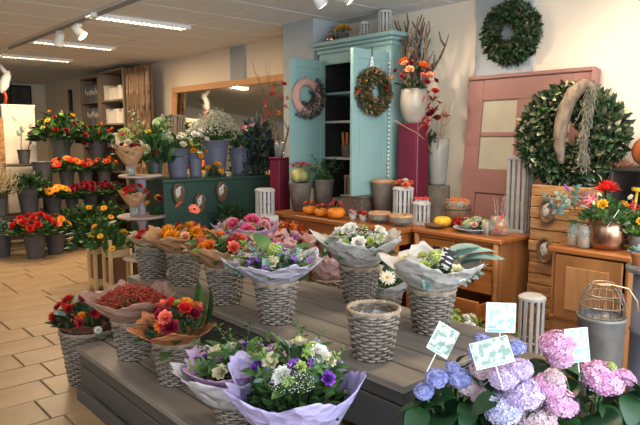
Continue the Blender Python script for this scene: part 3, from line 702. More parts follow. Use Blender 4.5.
bouquet((1.37, 3.76, .335), 'dark red and orange chrysanthemums in brown wrap in the floor basket',
        [('fol_dark', 1, .95, 0, 0, 0), ('mum_red', 11, .036, .2, 1, .02), ('mum_wine', 14, .036, .1, 1, .02), ('mum_orange', 4, .034, .3, .9, .02), ('mum_gold', 4, .034, .5, .95, .01), ('berries', 5, .04, .3, 1, .02), ('leaf_euc', 4, .10, .3, .9, .04), ('leaf', 8, .12, .6, 1.05, .0), ('mum_white', 2, .025, .95, 1.05, -.02)],
        .21, .15, [(m_wine_p, .12, .19, .05, 6, .2, 0)], 20, (-.25, .12))
basket((1.85, 3.81, UP), 'willow basket at the far left corner of the upper tier, with red roses')
bouquet((1.85, 3.81, UP + .205), 'small red rose bouquet in tan paper by the tiered stand',
        [('fol', 1, .7, 0, 0, 0), ('rose_red', 7, .035, .1, .8, .01), ('mum_white', 1, .03, .3, .4, .02), ('leaf', 5, .08, .5, .9, 0)], .12, .07, [(m_kraftl, .07, .15, .06, 5, .22, 0)], 21, (-.2, -.1), .03)
# behind the platform
bucket((2.90, 4.18, .0), 'tall zinc bucket behind the platform under the pink bouquet', 't')
bouquet((2.90, 4.18, .565), 'pink roses in mauve paper behind the platform, below the white lantern',
        [('fol', 1, .8, 0, 0, .1), ('rose_pink', 6, .06, .2, .9, .13), ('rose_pale_pink', 3, .055, .2, .8, .13), ('mum_lime', 4, .04, .3, .9, .13), ('breath', 1, .8, 0, 0, .15), ('leaf', 6, .10, .5, 1, .12)],
        .21, .12, [(m_mauvep, .10, .27, .23, 6, .24, 0)], 22, (-.14, -.14))
basket((2.86, 3.62, LO), 'willow basket on the back step under the salmon pink bouquet')
bouquet((2.86, 3.62, LO + .205), 'salmon pink paper bouquet with red leaves on the back step',
        [('fol', 1, .8, 0, 0, .1), ('rose_pale_pink', 5, .055, .2, .9, .10), ('daisy_coral', 4, .05, .3, .9, .10), ('leaf_long', 8, .12, .4, 1, .12), ('lav', 3, .08, .5, .9, .12)],
        .20, .11, [(m_pinkp, .08, .25, .22, 6, .26, 0)], 23, (-.14, -.14))
basket((2.86, 3.12, LO), 'willow basket on the back step under the wine tulips')
bouquet((2.86, 3.12, LO + .205), 'wine and coral tulips standing upright in pink paper on the back step',
        [('fol', 1, .6, 0, 0, .0), ('tulip_wine', 6, .045, .2, .8, .06), ('tulip_cream', 3, .04, .3, .8, .05), ('leaf_long', 7, .2, .3, .8, .1)],
        .15, .14, [(m_pinkp, .08, .16, .14, 5, .2, 0)], 24, (0, 0))
basket((2.86, 2.58, LO), 'willow basket on the back step under the loose white bouquet')
bouquet((2.86, 2.58, LO + .205), 'loose white and pale yellow bouquet low on the back step',
        [('fol', 1, .9, 0, 0, 0), ('daisy_white', 4, .05, .2, .9, .02), ('rose_cream', 3, .045, .2, .8, .02), ('rose_white', 3, .045, .3, .9, .02), ('leaf', 10, .11, .4, 1.05, .02)],
        .18, .10, [(m_palep, .08, .20, .08, 6, .24, 0)], 25, (-.1, -.1))
bouquet((2.82, 2.03, LO + .09), 'white and lime bouquet wrapped in pale film lying low behind the right end',
        [('fol_lime', 1, .9, 0, 0, 0), ('mum_white', 9, .036, .2, .95, .0), ('mum_lime', 7, .032, .2, .95, 0), ('leaf', 7, .09, .4, 1, 0)],
        .18, .06, [(m_palep, .09, .21, .06, 6, .24, -.08)], 26, (0, 0))
bucket((3.24, 4.10, 0), 'zinc bucket in front of the pumpkin table', 't', 1.05)
bunch((3.24, 4.10, .595), 'orange physalis and red berry branches in front of the pumpkin table',
      [('fol', 1, .8, 0, 0, 0), ('berries_o', 9, .05, .1, .95, .03), ('daisy_orange', 6, .05, .2, .9, .03), ('berries', 5, .05, .3, .9, .03), ('leaf', 6, .12, .4, 1, 0)], .2, .16, 27)

pot('clay_pot', 'small clay pot of ochre twigs on the back step near the open drawer', (3.03, 1.86, LO), [(.035, 0), (.05, .09), (.054, .09), (.054, .105), (.046, .10), (.01, .08)], m_terra)
twigs((3.03, 1.86, LO + .13), 'ochre curled twigs in the small clay pot before the sideboard', 9, .13, .8, 31, M('twig_ochre', (.30, .20, .07), (.46, .33, .13), .8, 20), 3, .004, ([('sprig_lime', 5, .10, .2, 1, 0)], .10, .06, -.03, (0, 0), 4), curl=.1)
# ---------------------------------------------------------------- hydrangeas at the front right
bench = thing('low_bench', 'low grey bench carrying the hydrangea pots', 'bench', (1.92, .97, 0))
part('seat', cbox(-.42, .45, -.30, .34, .20, .24), m_deck, bench)
for sx in (-.36, .38):
    for sy in (-.24, .28): part('leg', cbox(sx - .03, sx + .03, sy - .03, sy + .03, 0, .20), m_deckside, bench)
def hydrangea(loc, label, blooms, seed, nleaf, spread):
    t = thing('potted_hydrangea', label, 'hydrangea', loc); rnd = random.Random(seed)
    part('pot', lathe([(.075, 0), (.10, .15), (.108, .15), (.108, .17), (.098, .17), (.09, .13)], 24), M('pot_plum', (.10, .05, .09), rough=.4), t, smooth=True)
    c = Vector(loc); sm = MB()
    def lf(p, d, s):
        q = d.to_track_quat('Z', 'Y'); fl = 0 if (q @ Vector((0, 1, 0))).z > 0 else PI
        obj('leaf', F['leaf_hyd'], t, p, aim(d, fl + rnd.uniform(-.35, .35)), s)
    for bi_, (x, y, z, r, k) in enumerate(blooms):
        p = Vector((x, y, z - .01)) - c; b = Vector((p.x * .15, p.y * .15, .14))
        d = Vector((p.x * 1.2 - .12, p.y * 1.2 - .14, .5))
        sm.add(tube([b, (b + p) * .5 + Vector((0, 0, .03)), p], .005, 5))
        obj('flower_head', F['head_' + k], t, p, aim(d, rnd.random() * 6), (r * .98, r * .98, r * .70))
        for i in range(5):
            a = bi_ * 1.3 + i * 1.26 + rnd.uniform(-.3, .3); dd = Vector((math.cos(a), math.sin(a), rnd.uniform(-.35, .05)))
            if dd.x * -.67 + dd.y * -.74 > .25 and z > .70: continue
            lf(p + dd * r * .3 + Vector((0, 0, -r * .75 - .03)), dd, rnd.uniform(.10, .14))
    for i in range(nleaf):
        a = i * 2.39996 + seed; k = math.sqrt((i + .5) / nleaf); rr = spread * (.2 + .85 * k)
        p = Vector((rr * math.cos(a) * .55, rr * math.sin(a) * .55, .36 - .22 * k * k - .06 * rnd.random()))
        lf(p, Vector((math.cos(a), math.sin(a), .15 + .4 * (1 - k))), rnd.uniform(.14, .19))
        sm.add(tube([(0, 0, .14), tuple(p)], .004, 4))
    obj('stems', sm.mesh('stems', m_stem), t)
    return t
hydrangea((1.74, 1.22, .24), 'blue hydrangea nearest the platform corner, small blue heads',
    [(1.61, 1.26, .68, .036, 'blue'), (1.64, 1.23, .73, .042, 'blue'), (1.70, 1.18, .73, .044, 'blue'), (1.69, 1.20, .765, .026, 'blue'), (1.76, 1.14, .81, .042, 'blue'), (1.79, 1.13, .83, .045, 'blue'), (1.76, 1.13, .76, .045, 'tan'), (1.72, 1.16, .70, .038, 'blush'), (1.75, 1.12, .67, .046, 'blush'), (1.88, 1.20, .815, .04, 'blue')], 1, 26, .24)
hydrangea((1.80, .92, .24), 'lilac and lavender hydrangea with the largest heads at the bottom edge',
    [(1.68, .99, .69, .066, 'lavender'), (1.69, 1.0, .79, .050, 'lilac'), (1.73, .97, .815, .044, 'lilac'), (1.73, .95, .74, .066, 'lilac'), (1.76, .92, .65, .068, 'tan'), (1.80, .90, .76, .052, 'pink'), (1.82, .87, .71, .058, 'pink'), (1.81, .89, .79, .036, 'tan'), (1.80, 1.03, .855, .04, 'blue')], 2, 24, .22)
hy3 = hydrangea((2.16, .93, .24), 'pink hydrangea at the right edge with flat magenta-pink heads',
    [(2.06, 1.01, .81, .066, 'pink'), (2.07, 1.0, .76, .050, 'pink'), (2.17, .89, .69, .080, 'pink'), (2.24, .83, .69, .038, 'pink'), (2.20, .87, .73, .020, 'lime'), (2.22, .84, .60, .020, 'lime')], 4, 30, .26)
m_card = M('care_card_print', (.20, .30, .24), (.72, .76, .76), .35, 40, contrast=(.46, .62), detail=5)
m_card2 = M('care_card_print_blue', (.26, .40, .58), (.78, .85, .88), .35, 36, contrast=(.44, .60), detail=5)
m_cardw = M('care_card_white', (.84, .86, .88), rough=.35)
def card(loc, wd, ht, rot, label, mat):
    t = thing('plant_tag', label, 'tag', loc, 0, 'care tags in the hydrangeas')
    t.rotation_euler = rot
    c = part('card', cbox(-wd / 2, wd / 2, -.001, .001, 0, ht, .0004), m_cardw, t)
    part('printed_picture', cbox(-wd * .48, wd * .48, -.0018, -.001, ht * .12, ht * .98, .0002), mat, c)
    part('printed_strip', cbox(-wd * .44, wd * .20, -.0018, -.001, ht * .03, ht * .09, .0002), M('strip_teal', (.20, .42, .60), rough=.4), c)
    part('stick', tube([(0, .004, ht * .5), (0, .004, -.07)], .0022, 5), m_white, t)
VZ = math.radians(-42)
card((1.655, 1.245, .80), .085, .105, (-.35, .55, VZ), 'tilted picture tag leaning over the blue hydrangea', m_card)
card((1.64, 1.00, .83), .125, .085, (-.45, -.25, VZ), 'wide white picture tag above the lilac hydrangea heads', m_card)
card((1.93, 1.165, .835), .11, .11, (-.1, .03, VZ), 'bluish picture tag standing behind the lilac hydrangea', m_card2)
card((2.10, .945, .74), .085, .125, (-.1, -.10, VZ), 'bright upright tag standing in the pink hydrangea', m_card2)

# ---------------------------------------------------------------- lanterns, pots, wreaths
def lantern(loc, label, r, h, mat=m_lant, n=12, sq=False, rz=0):
    t = thing('slatted_lantern', label, 'lantern', loc, rz)
    if sq:
        part('base', cbox(-r, r, -r, r, 0, .03), mat, t); part('top', cbox(-r, r, -r, r, h - .03, h), mat, t)
        sl = MB().add(cbox(-.012, .012, -.005, .005, .03, h - .03, .002)).mesh('slat', mat, False)
        for s in range(4):
            for k in range(4):
                u = -r + .014 + (2 * r - .028) * k / 3; a = s * PI / 2
                obj('slat', sl, t, (u * math.cos(a) + (r - .008) * math.sin(a), u * math.sin(a) - (r - .008) * math.cos(a), 0), (0, 0, a))
    else:
        part('base', lathe([(r, 0), (r, .02), (r * .9, .022)], 24), mat, t); part('top', lathe([(r * .9, h - .03), (r * 1.04, h - .028), (r * 1.04, h - .012), (r * .8, h)], 24), mat, t)
        sl = MB().add(cbox(-.0035, .0035, -r * .13, r * .13, .02, h - .03, .001)).mesh('slat', mat, False)
        for k in range(n): a = 2 * PI * k / n; obj('slat', sl, t, (r * .93 * math.cos(a), r * .93 * math.sin(a), 0), (0, 0, a))
        part('ring', ([(x, y, z + h * .52) for x, y, z in torus(r * .9, .004, 24, 6)[0]], torus(r * .9, .004, 24, 6)[1]), mat, t)
    part('candle', lathe([(r * .4, .022), (r * .4, h * .40), (r * .34, h * .41)], 14), m_creamv, t, smooth=True)
    return t
def vase_prof(r0, r1, rt, h, th=.006):
    p = []
    for k in range(11):
        t = k / 10; r = r0 + (r1 - r0) * math.sin(min(1, t / .62) * PI / 2) if t < .62 else r1 + (rt - r1) * (1 - math.cos((t - .62) / .38 * PI / 2)) ** .8
        p.append((r, h * t))
    return p + [(rt - th, h), (r1 - th * 1.5, h * .62), (r1 * .7, h * .5), (.01, h * .49)]
def pumpkin_vf(R, hz=.75, ribs=9, n=45, m=9):
    def f(u, v):
        a = 2 * PI * u; b = -PI / 2 + PI * v; k = 1 + .10 * (abs(math.cos(a * ribs / 2)) - .6)
        dip = .15 * math.exp(-((1 - abs(math.sin(b))) * 6) ** 2) * math.copysign(1, b)
        return (R * k * math.cos(b) * math.cos(a), R * k * math.cos(b) * math.sin(a), R * hz * (math.sin(b) - dip) + R * hz * .88)
    return grid(n, m, f, True)
def pumpkin(loc, R, label, mat, hz=.75, top=True, name='pumpkin', ribs=9):
    t = thing(name, label, 'pumpkin', loc)
    part('flesh', pumpkin_vf(R, hz, ribs, ribs * 5), mat, t, smooth=True)
    part('stalk', tube([(0, 0, R * hz * 1.5), (.1 * R, 0, R * hz * 2.0), (.25 * R, .05 * R, R * hz * 2.2)], [R * .13, R * .08, R * .07], 7), m_twig, t, smooth=True)
    if top: fill(t, [('berries', 2, R * .42, .2, .8, 0), ('sprig_dark', 3, R * .9, .2, .8, .0), ('rose_coral', 2, R * .33, .3, .8, 0), ('leaf', 4, R * .7, .4, .9, 0)], R * .75, R * .35, R * hz * 1.75, seed=int(R * 1000))
    return t
def wreath_me(name, lm, R, r, n, seed, wid=.42, ll=.06, depth=1.0, tilt=.6):
    random.seed(seed); mb = MB()
    for i in range(n):
        a = random.random() * 2 * PI; b = random.uniform(-.35, PI * .82); k = random.uniform(.7, 1.05)
        c = Vector((math.cos(a), math.sin(a), 0)); nrm = c * math.cos(b) + Vector((0, 0, 1)) * math.sin(b) * depth
        p = c * R + nrm * r * k; tang = Vector((-math.sin(a), math.cos(a), 0))
        d = nrm + tang * random.uniform(.0, 1.4) * tilt + Vector([random.uniform(-.5, .5) for _ in range(3)])
        mb.add(leaf_vf(wid, random.uniform(.1, .6), 3), 0, Matrix.Translation(p) @ aim(d, random.uniform(0, 6)).to_matrix().to_4x4() @ Matrix.Scale(ll * random.uniform(.7, 1.3), 4))
    return mb.mesh(name, lm)
def wreath(loc, nrm, label, R, r, layers, core=m_wrB, up=(0, 0, 1)):
    """ring in the local xy plane, its face along local +z towards nrm"""
    t = thing('leaf_wreath', label, 'wreath', loc)
    t.rotation_mode = 'QUATERNION'; t.rotation_quaternion = Vector(nrm).to_track_quat('Z', 'Y')
    part('ring_core', torus(R, r * .75, 36, 8), core, t, smooth=True)
    for k, (lm, n, ll, wid, sd) in enumerate(layers): stuff(obj('leaf_cover', wreath_me('leaf_cover', lm, R, r * (1 + .06 * k), n, sd, wid, ll), t))
    return t
def slice_(loc, rz, w_, h_, label):
    t = thing('bark_plaque', label, 'ornament', loc, rz, 'oval bark plaques')   # faces local -y
    def ov(u, v, a, b, y): return (a * math.cos(2 * PI * u), y, b * math.sin(2 * PI * u))
    part('bark_rim', grid(28, 8, lambda u, v: ((w_ + .012 * math.cos(2 * PI * v)) * math.cos(2 * PI * u) * (1 + .06 * math.sin(5 * u * 6.28)), -.018 + .016 * math.sin(2 * PI * v), (h_ + .012 * math.cos(2 * PI * v)) * math.sin(2 * PI * u) * (1 - .12 * math.sin(2 * PI * u))), True), m_bark, t, smooth=True)
    part('wood_face', grid(28, 3, lambda u, v: (w_ * v * math.cos(2 * PI * u), -.016 - .004 * (1 - v), h_ * v * math.sin(2 * PI * u) * (1 - .12 * math.sin(2 * PI * u))), True), m_slice, t, smooth=True)
    sh = part('pale_shell', grid(16, 6, lambda u, v: (v * math.cos(2 * PI * u) * (1 + .25 * math.sin(3 * 6.28 * u + w_ * 90)), -(1 - v * v), v * math.sin(2 * PI * u) * (1 + .2 * math.cos(2 * 6.28 * u + h_ * 50))), True), M('shell_mix', (.62, .58, .52), (.07, .04, .025), .5, 1.4, contrast=(.47, .60), detail=3), t, (w_ * .08, -.018, h_ * .12), (0, .4, 0), True); sh.scale = (w_ * .62, .012, h_ * .72)
    return t

# ---------------------------------------------------------------- teal cupboard with open doors
ac = thing('teal_cupboard', 'tall teal painted cupboard with both doors open against the wall', 'cupboard', (4.0, 3.55, 0))
W_, D_, H_ = .93, .42, 2.36
part('side_panel', cbox(0, D_, 0, .03, 0, H_), m_teal, ac); part('side_panel', cbox(0, D_, W_ - .03, W_, 0, H_), m_teal, ac)
part('back_panel', cbox(D_ - .02, D_, .03, W_ - .03, 0, H_), m_darkin, ac)
for y in (.03, W_ - .036): part('inner_dark_sheet', cbox(.012, D_ - .02, y, y + .006, 0, H_ - .03, .001), m_darkin, ac)  # thin near-black sheets added over the inner side faces
part('top_panel', cbox(0, D_, .03, W_ - .03, H_ - .03, H_), m_teal, ac)
for y in (.0, W_ - .07): part('front_stile', cbox(-.02, 0, y, y + .07, 0, H_), m_teal, ac)
part('frieze', cbox(-.02, 0, .07, W_ - .07, 2.24, H_), m_teal, ac)
for k, (ov, z0, z1) in enumerate(((.02, 2.34, 2.38), (.045, 2.38, 2.41), (.075, 2.41, 2.45))): part('cornice', cbox(-.02 - ov, D_, -ov, W_ + min(ov, .05), z0, z1, .008), m_teal, ac)
bead = MB().add(ball(.011, 8, 5)).mesh('bead', m_white)
for k in range(34): obj('bead', bead, ac, (-.024, .012, 1.0 + k * .036))
for z in (.45, .95, 1.36, 1.71, 1.98): part('shelf', cbox(.01, D_ - .02, .036, W_ - .036, z - .022, z), m_teal if z > 1.9 else M('shelf_pale', (.50, .53, .50), rough=.6), ac)
def cdoor(y, sgn):
    d = part('door', cbox(-.45, -.02, y - .012, y + .012, 1.06, 2.28), m_teal, ac)
    for (a, b, c_, e) in ((-.45, -.385, 1.06, 2.28), (-.085, -.02, 1.06, 2.28)): part('door_stile', cbox(a, b, y - .02, y - .012, c_, e, .003), m_teal, d)
    for (c_, e) in ((1.06, 1.14), (2.20, 2.28)): part('door_rail', cbox(-.385, -.085, y - .02, y - .012, c_, e, .003), m_teal, d)
    part('panel_bead', cbox(-.36, -.11, y - .016, y - .012, 1.17, 2.17, .003), m_teal, d)
    for z in (1.25, 2.1): part('hinge', tube([(-.02, y - .015, z), (-.02, y - .015, z + .08)], .008, 8), m_stone, d)
cdoor(.05, 1); cdoor(W_ - .07, -1)
# wreaths on the doors (door faces look towards -y)
wreath((3.76, 3.545, 1.93), (0, -1, 0.02), 'autumn leaf wreath with a white tree tag on the right teal door', .125, .05, [(m_wrB, 520, .040, .5, 1), (m_wrA, 420, .040, .5, 2), (M('wreath_rust', (.22, .07, .03), (.38, .16, .06), .6, island=True), 120, .038, .5, 3)])
tt = thing('tree_tag', 'small white tree ornament above the autumn leaf wreath', 'ornament', (3.765, 3.568, 2.14))
for k in range(3): part('tier', ([(x, y * .2, z) for x, y, z in lathe([(.035 - k * .008, k * .025), (.008, k * .025 + .04)], 12)[0]], lathe([(1, 0), (1, 1)], 12)[1]), m_white, tt, smooth=True)
part('hook', tube([(0, 0, .08), (0, .0, .15), (.0, .01, .17)], .004, 5), m_dark, tt)
rs = bunch((3.60, 3.53, 1.86), 'red berries tucked at the left of the autumn leaf wreath', [('berries', 3, .035, .2, .9, 0), ('leaf', 3, .05, .3, .9, 0)], .05, .04, 3, stems=.02)
wr2 = wreath((3.72, 4.36, 1.93), (0, -1, .02), 'half pink padded and half dark cone wreath on the left teal door', .135, .05, [], M('pink_wool', (.50, .27, .22), (.58, .33, .28), .9, 40, bump=.4))
random.seed(8); mb = MB()
for i in range(330):
    a = random.uniform(-2.3, .9); b = random.uniform(-.3, PI + .3); c = Vector((math.cos(a), math.sin(a), 0)); nr = c * math.cos(b) + Vector((0, 0, 1)) * math.sin(b)
    mb.add(leaf_vf(.5, .3, 2), 0, Matrix.Translation(c * .135 + nr * .05) @ aim(nr + Vector([random.uniform(-.7, .7) for _ in range(3)]), random.random() * 6).to_matrix().to_4x4() @ Matrix.Scale(.045, 4))
stuff(obj('cone_cover', mb.mesh('cone_cover', M('wreath_grey', (.04, .04, .035), (.15, .14, .11), .7, island=True)), wr2))
# things inside the cupboard
lantern((4.16, 3.98, 1.98), 'wooden slatted lantern on the top shelf inside the cupboard', .055, .22, wood('lantern_wood', (.28, .20, .13), (.40, .30, .20), 'Z'), sq=True)
lantern((4.14, 3.98, 1.71), 'slatted lantern on the second shelf inside the cupboard', .05, .19, m_lant, sq=True)
lantern((4.12, 4.12, .95), 'bamboo cage lantern low inside the cupboard', .075, .24, wood('lantern_wood', (.28, .20, .13), (.40, .30, .20), 'Z'), sq=True)
cb = thing('candle_basket', 'small basket of orange candles on the cupboard shelf', 'candles', (4.13, 4.24, 1.36))
part('basket', lathe([(.05, 0), (.06, .12), (.066, .12), (.055, .11)], 18, True, False), m_wickd, cb)
for k in range(7): part('candle', tube([(.03 * math.cos(k), .03 * math.sin(k), .02), (.05 * math.cos(k), .05 * math.sin(k), .24)], .010, 7), m_terra, cb)
pot('clay_pot', 'tan clay pot beside the orange candles', (4.12, 4.06, 1.36), [(.05, 0), (.075, .15), (.082, .15), (.082, .17), (.07, .165), (.06, .1)], m_stone)
# things on top of the cupboard
lantern((4.17, 4.05, 2.45), 'shorter white slatted lantern on top of the cupboard', .052, .175, m_lantw, 10)
lantern((4.17, 3.80, 2.45), 'taller white slatted lantern on top of the cupboard', .066, .24, m_lantw, 12)
pot('stone_pot', 'grey pot holding yellow flowers on top of the cupboard', (4.15, 4.33, 2.45), [(.05, 0), (.06, .10), (.064, .10), (.055, .09)], m_stone)
bunch((4.15, 4.33, 2.545), 'small yellow and orange flowers on top of the cupboard', [('rose_yellow', 5, .03, .2, .9, .0), ('rose_peach', 3, .03, .2, .9, 0), ('leaf', 4, .05, .4, 1, 0)], .08, .05, 5, stems=.04)
cpk = thing('copper_kettle', 'small round copper pot at the left end of the cupboard top', 'pot', (4.08, 4.42, 2.45))
part('body', lathe([(.025, 0), (.042, .02), (.048, .05), (.036, .085), (.03, .09)], 20), m_copper, cpk, smooth=True)
part('handle', [(0, 0, .09) and v for v in torus(.035, .004, 20, 6)[0]] and ([(x, z, y + .09) for x, y, z in torus(.035, .004, 20, 6)[0]], torus(.035, .004, 20, 6)[1]), m_copper, cpk, smooth=True)

# ---------------------------------------------------------------- pumpkin table
tb = thing('side_table', 'low orange pine table with pumpkins in front of the cupboard', 'table', (3.4, 2.97, 0))
part('tabletop', cbox(0, .54, 0, 1.55, .82, .86, .006), m_pine, tb)
part('apron', cbox(.03, .05, .04, 1.51, .72, .82), m_pine, tb); part('apron', cbox(.49, .51, .04, 1.51, .72, .82), m_pine, tb); part('apron', cbox(.05, .49, .04, .06, .72, .82), m_pine, tb)
for x in (.02, .46):
    for y in (.02, 1.47): part('leg', cbox(x, x + .06, y, y + .06, 0, .82), m_pinez, tb)
TZ = .86
pumpkin((3.53, 4.10, TZ), .066, 'small orange pumpkin with berries, leftmost on the table', m_pump)
pumpkin((3.51, 3.92, TZ), .060, 'smaller orange pumpkin in the middle of the row of three', m_pump)
pumpkin((3.51, 3.73, TZ), .078, 'largest orange pumpkin in the row of three', m_pump)
def cup(loc, label, it):
    t = thing('flower_cup', label, 'pot', loc); part('cup', lathe([(.025, 0), (.034, .055), (.030, .055), (.026, .03)], 16, True, False), m_lantw, t, smooth=True); fill(t, it, .04, .03, .05, seed=3)
cup((3.55, 3.57, TZ), 'tiny white pot with pale flowers right of the largest pumpkin', [('rose_pale_pink', 4, .018, .1, .9, 0), ('leaf', 4, .03, .3, 1, 0), ('berries', 1, .02, .1, .2, 0)])
cup((3.56, 3.46, TZ), 'tiny white pot with red flowers beside the glass bowls', [('rose_red', 4, .018, .1, .9, 0), ('rose_coral', 2, .018, .4, .9, 0), ('leaf', 3, .03, .3, 1, 0)])
def bowl(loc, label, r, rim_mat, it):
    t = thing('glass_bowl', label, 'bowl', loc)
    part('glass', lathe([(r * .5, 0), (r * .92, .03), (r, .06), (r, .07), (r * .95, .07), (r * .9, .035)], 26, True, False), m_glass, t, smooth=True)
    part('filling', lathe([(r * .4, .006), (r * .85, .035), (r * .9, .05), (r * .3, .062)], 22), M('bowl_moss', (.05, .05, .03), (.16, .10, .06), .9, 30, bump=.6), t, smooth=True)
    part('wreath_ring', ([(x, y, z + .075) for x, y, z in torus(r * .82, .018, 26, 6)[0]], torus(r * .82, .018, 26, 6)[1]), rim_mat, t, smooth=True)
    fill(t, it, r, .02, .07, seed=int(loc[1] * 10))
m_oc = M('ochre_ring', (.40, .22, .10), (.60, .36, .20), .8, 40, bump=.5)
bowl((3.60, 3.31, TZ), 'low glass bowl with an ochre twig ring, left of the pair', .095, m_oc, [('leaf', 8, .035, .6, 1, .0), ('berries_o', 3, .02, .5, .9, 0)])
bowl((3.60, 3.08, TZ), 'low glass bowl with an ochre twig ring at the right end of the table', .095, m_oc, [('leaf', 8, .035, .6, 1, .0), ('rose_peach', 3, .018, .5, .9, 0)])
pv = pot('stone_vase', 'tall tapered grey stoneware pot with tan moss beside the right door', (3.84, 3.49, TZ), [(.07, 0), (.105, .30), (.108, .31), (.098, .31), (.09, .25)], m_stone)
part('moss', lathe([(.092, .30), (.11, .318), (.06, .335), (.01, .338)], 22), m_oc, pv, smooth=True)
lantern((3.80, 3.235, TZ), 'white slatted lantern topped with orange leaves on the table', .085, .29, m_lantw, 14)
bunch((3.80, 3.235, TZ + .285), 'orange leaves and white feathers on the taller table lantern', [('berries_o', 4, .03, .2, .9, 0), ('leaf', 4, .05, .4, 1, 0), ('rose_coral', 4, .03, .2, .9, 0), ('rose_white', 1, .03, .1, .3, .01)], .09, .035, 6, z0=.005, stems=0)
lantern((3.80, 3.04, TZ), 'shorter white slatted lantern topped with red toadstools on the table', .07, .185, m_lantw, 12)
ts = thing('toadstool_ring', 'ring of red toadstool ornaments on the shorter lantern', 'ornament', (3.80, 3.04, TZ + .185))
ms = MB().add(lathe([(.006, 0), (.005, .018)], 8), 1).add(lathe([(.016, .016), (.013, .027), (.003, .032)], 10), 0).mesh('toadstool', [m_berry, m_white])
for k in range(9): obj('toadstool', ms, ts, (.05 * math.cos(k * .7), .05 * math.sin(k * .7), 0))
# behind the table: striped pumpkin on a pot, plants
pp = pot('stone_pot', 'tall grey weathered pot carrying the striped pumpkin', (3.62, 4.34, TZ), [(.075, 0), (.11, .26), (.115, .27), (.105, .27), (.02, .262)], m_stone)
mp_ = M('pumpkin_striped', (.62, .52, .18), (.12, .18, .05), .45, 7, (1, 1, .12), contrast=(.42, .6))
sp_ = pumpkin((3.62, 4.34, TZ + .268), .095, 'green and yellow striped pumpkin crowned with red berries', mp_, .85, False, 'striped_pumpkin')
fill(sp_, [('berries', 6, .035, .1, .9, .0), ('leaf', 4, .04, .5, 1, 0)], .08, .03, .145, seed=2)
pq = pot('stone_pot', 'brown pot with a small green plant in front of the cupboard shelves', (3.80, 4.21, TZ), [(.07, 0), (.095, .28), (.10, .30), (.09, .30), (.01, .28)], m_stone)
bunch((3.80, 4.21, TZ + .28), 'small airy green plant in the brown pot by the cupboard', [('fol', 1, .7, 0, 0, 0), ('sprig', 6, .16, .2, .9, .05), ('leaf', 6, .08, .3, 1, .03)], .12, .16, 7, stems=.0)
wk = tag(obj('wicker_box', None, None, (3.80, 3.74, TZ)), 'dark grey wicker box below the open cupboard doors', 'box')
part('body', cbox(-.10, .10, -.13, .13, 0, .17, .01), m_wickd, wk); part('lid', cbox(-.105, .105, -.135, .135, .17, .185, .004), m_stone, wk)
rd = pot('red_cup', 'small bright red cup behind the glass bowls', (3.70, 3.40, TZ), [(.025, 0), (.032, .06), (.028, .06), (.02, .02)], M('red_glaze', (.60, .02, .03), rough=.3))

# ---------------------------------------------------------------- burgundy pedestals, tall vases
bp = thing('burgundy_pedestal', 'burgundy lacquered pedestal carrying the cream vase of branches', 'pedestal', (3.98, 3.24, 0))
part('column', cbox(0, .15, 0, .22, 0, 1.67, .006), m_burg, bp); part('front_panel', cbox(-.004, 0, .02, .20, .05, 1.63, .001), m_burg, bp)
b2 = thing('burgundy_pedestal', 'narrow burgundy pedestal left of the open cupboard door', 'pedestal', (3.57, 4.60, 0))
part('column', cbox(0, .14, 0, .15, 0, 1.34, .006), m_burg, b2); part('top', cbox(-.01, .15, -.01, .16, 1.34, 1.36, .004), m_burg, b2)
v1 = pot('cream_vase', 'rounded cream vase on the burgundy pedestal', (4.055, 3.35, 1.67), vase_prof(.065, .12, .105, .29), m_creamv, 'vase', 32)
twigs((4.055, 3.35, 1.95), 'bare gnarled branches with peach and wine roses in the cream vase', 8, .66, .15, 4, M('twig_dark', (.07, .045, .03), (.17, .115, .075), .85, 24, bump=.6), r=.020, sub=6, curl=.06, lean=(-.02, -.04), extra=([('fol_dark', 1, .6, 0, 0, 0), ('rose_peach', 9, .034, .2, 1.1, .07), ('rose_orange', 2, .046, .2, .7, .06), ('rose_wine', 11, .028, .4, 1.25, .07), ('rose_coral', 4, .034, .3, 1, .03), ('leaf', 6, .08, .4, 1, 0)], .19, .19, .0, (-.2, -.15), 5))
pl = pot('stone_plinth', 'rough stone plinth under the tall grey-white vase', (4.30, 3.27, 0), [(.11, 0), (.115, .5), (.11, 1.13), (.02, 1.14)], m_stone, 'plinth', 8)
v2 = pot('tall_vase', 'tall grey-white glazed vase beside the pink door', (4.30, 3.27, 1.14), [(.065, 0), (.075, .02), (.095, .30), (.098, .40), (.088, .40), (.08, .3), (.01, .28)], m_greyv, 'vase', 32)
twigs((4.26, 3.27, 1.50), 'curly willow twigs with crimson orchids in the grey-white vase', 5, .55, .45, 9, wood('twig_light', (.36, .24, .12), (.48, .34, .18), 'Z'), 3, .007, ([('fol_dark', 1, .5, 0, 0, .0), ('rose_wine', 3, .05, .1, .8, .02), ('lily_red', 8, .055, .1, 1, .12), ('daisy_red', 4, .045, .3, .9, .22), ('rose_red', 4, .04, .3, .9, .26)], .14, .26, .0, (-.45, .1), 2), lean=(-.35, .0), curl=.08)
twigs((3.64, 4.675, 1.47), 'red rosehip branches in front of the mirror', 5, .85, .22, 12, m_twig, 5, .005, ([('berries', 9, .035, .2, 1, .15), ('berries_o', 4, .03, .3, 1, .2), ('rose_red', 2, .035, .3, .8, .25)], .15, .45, .0, (-.05, .1), 8), curl=.06)
vv = pot('glass_vase', 'small glass vase on the narrow burgundy pedestal', (3.64, 4.675, 1.36), [(.045, 0), (.055, .08), (.05, .16), (.046, .16), (.045, .1)], m_glass, 'vase')

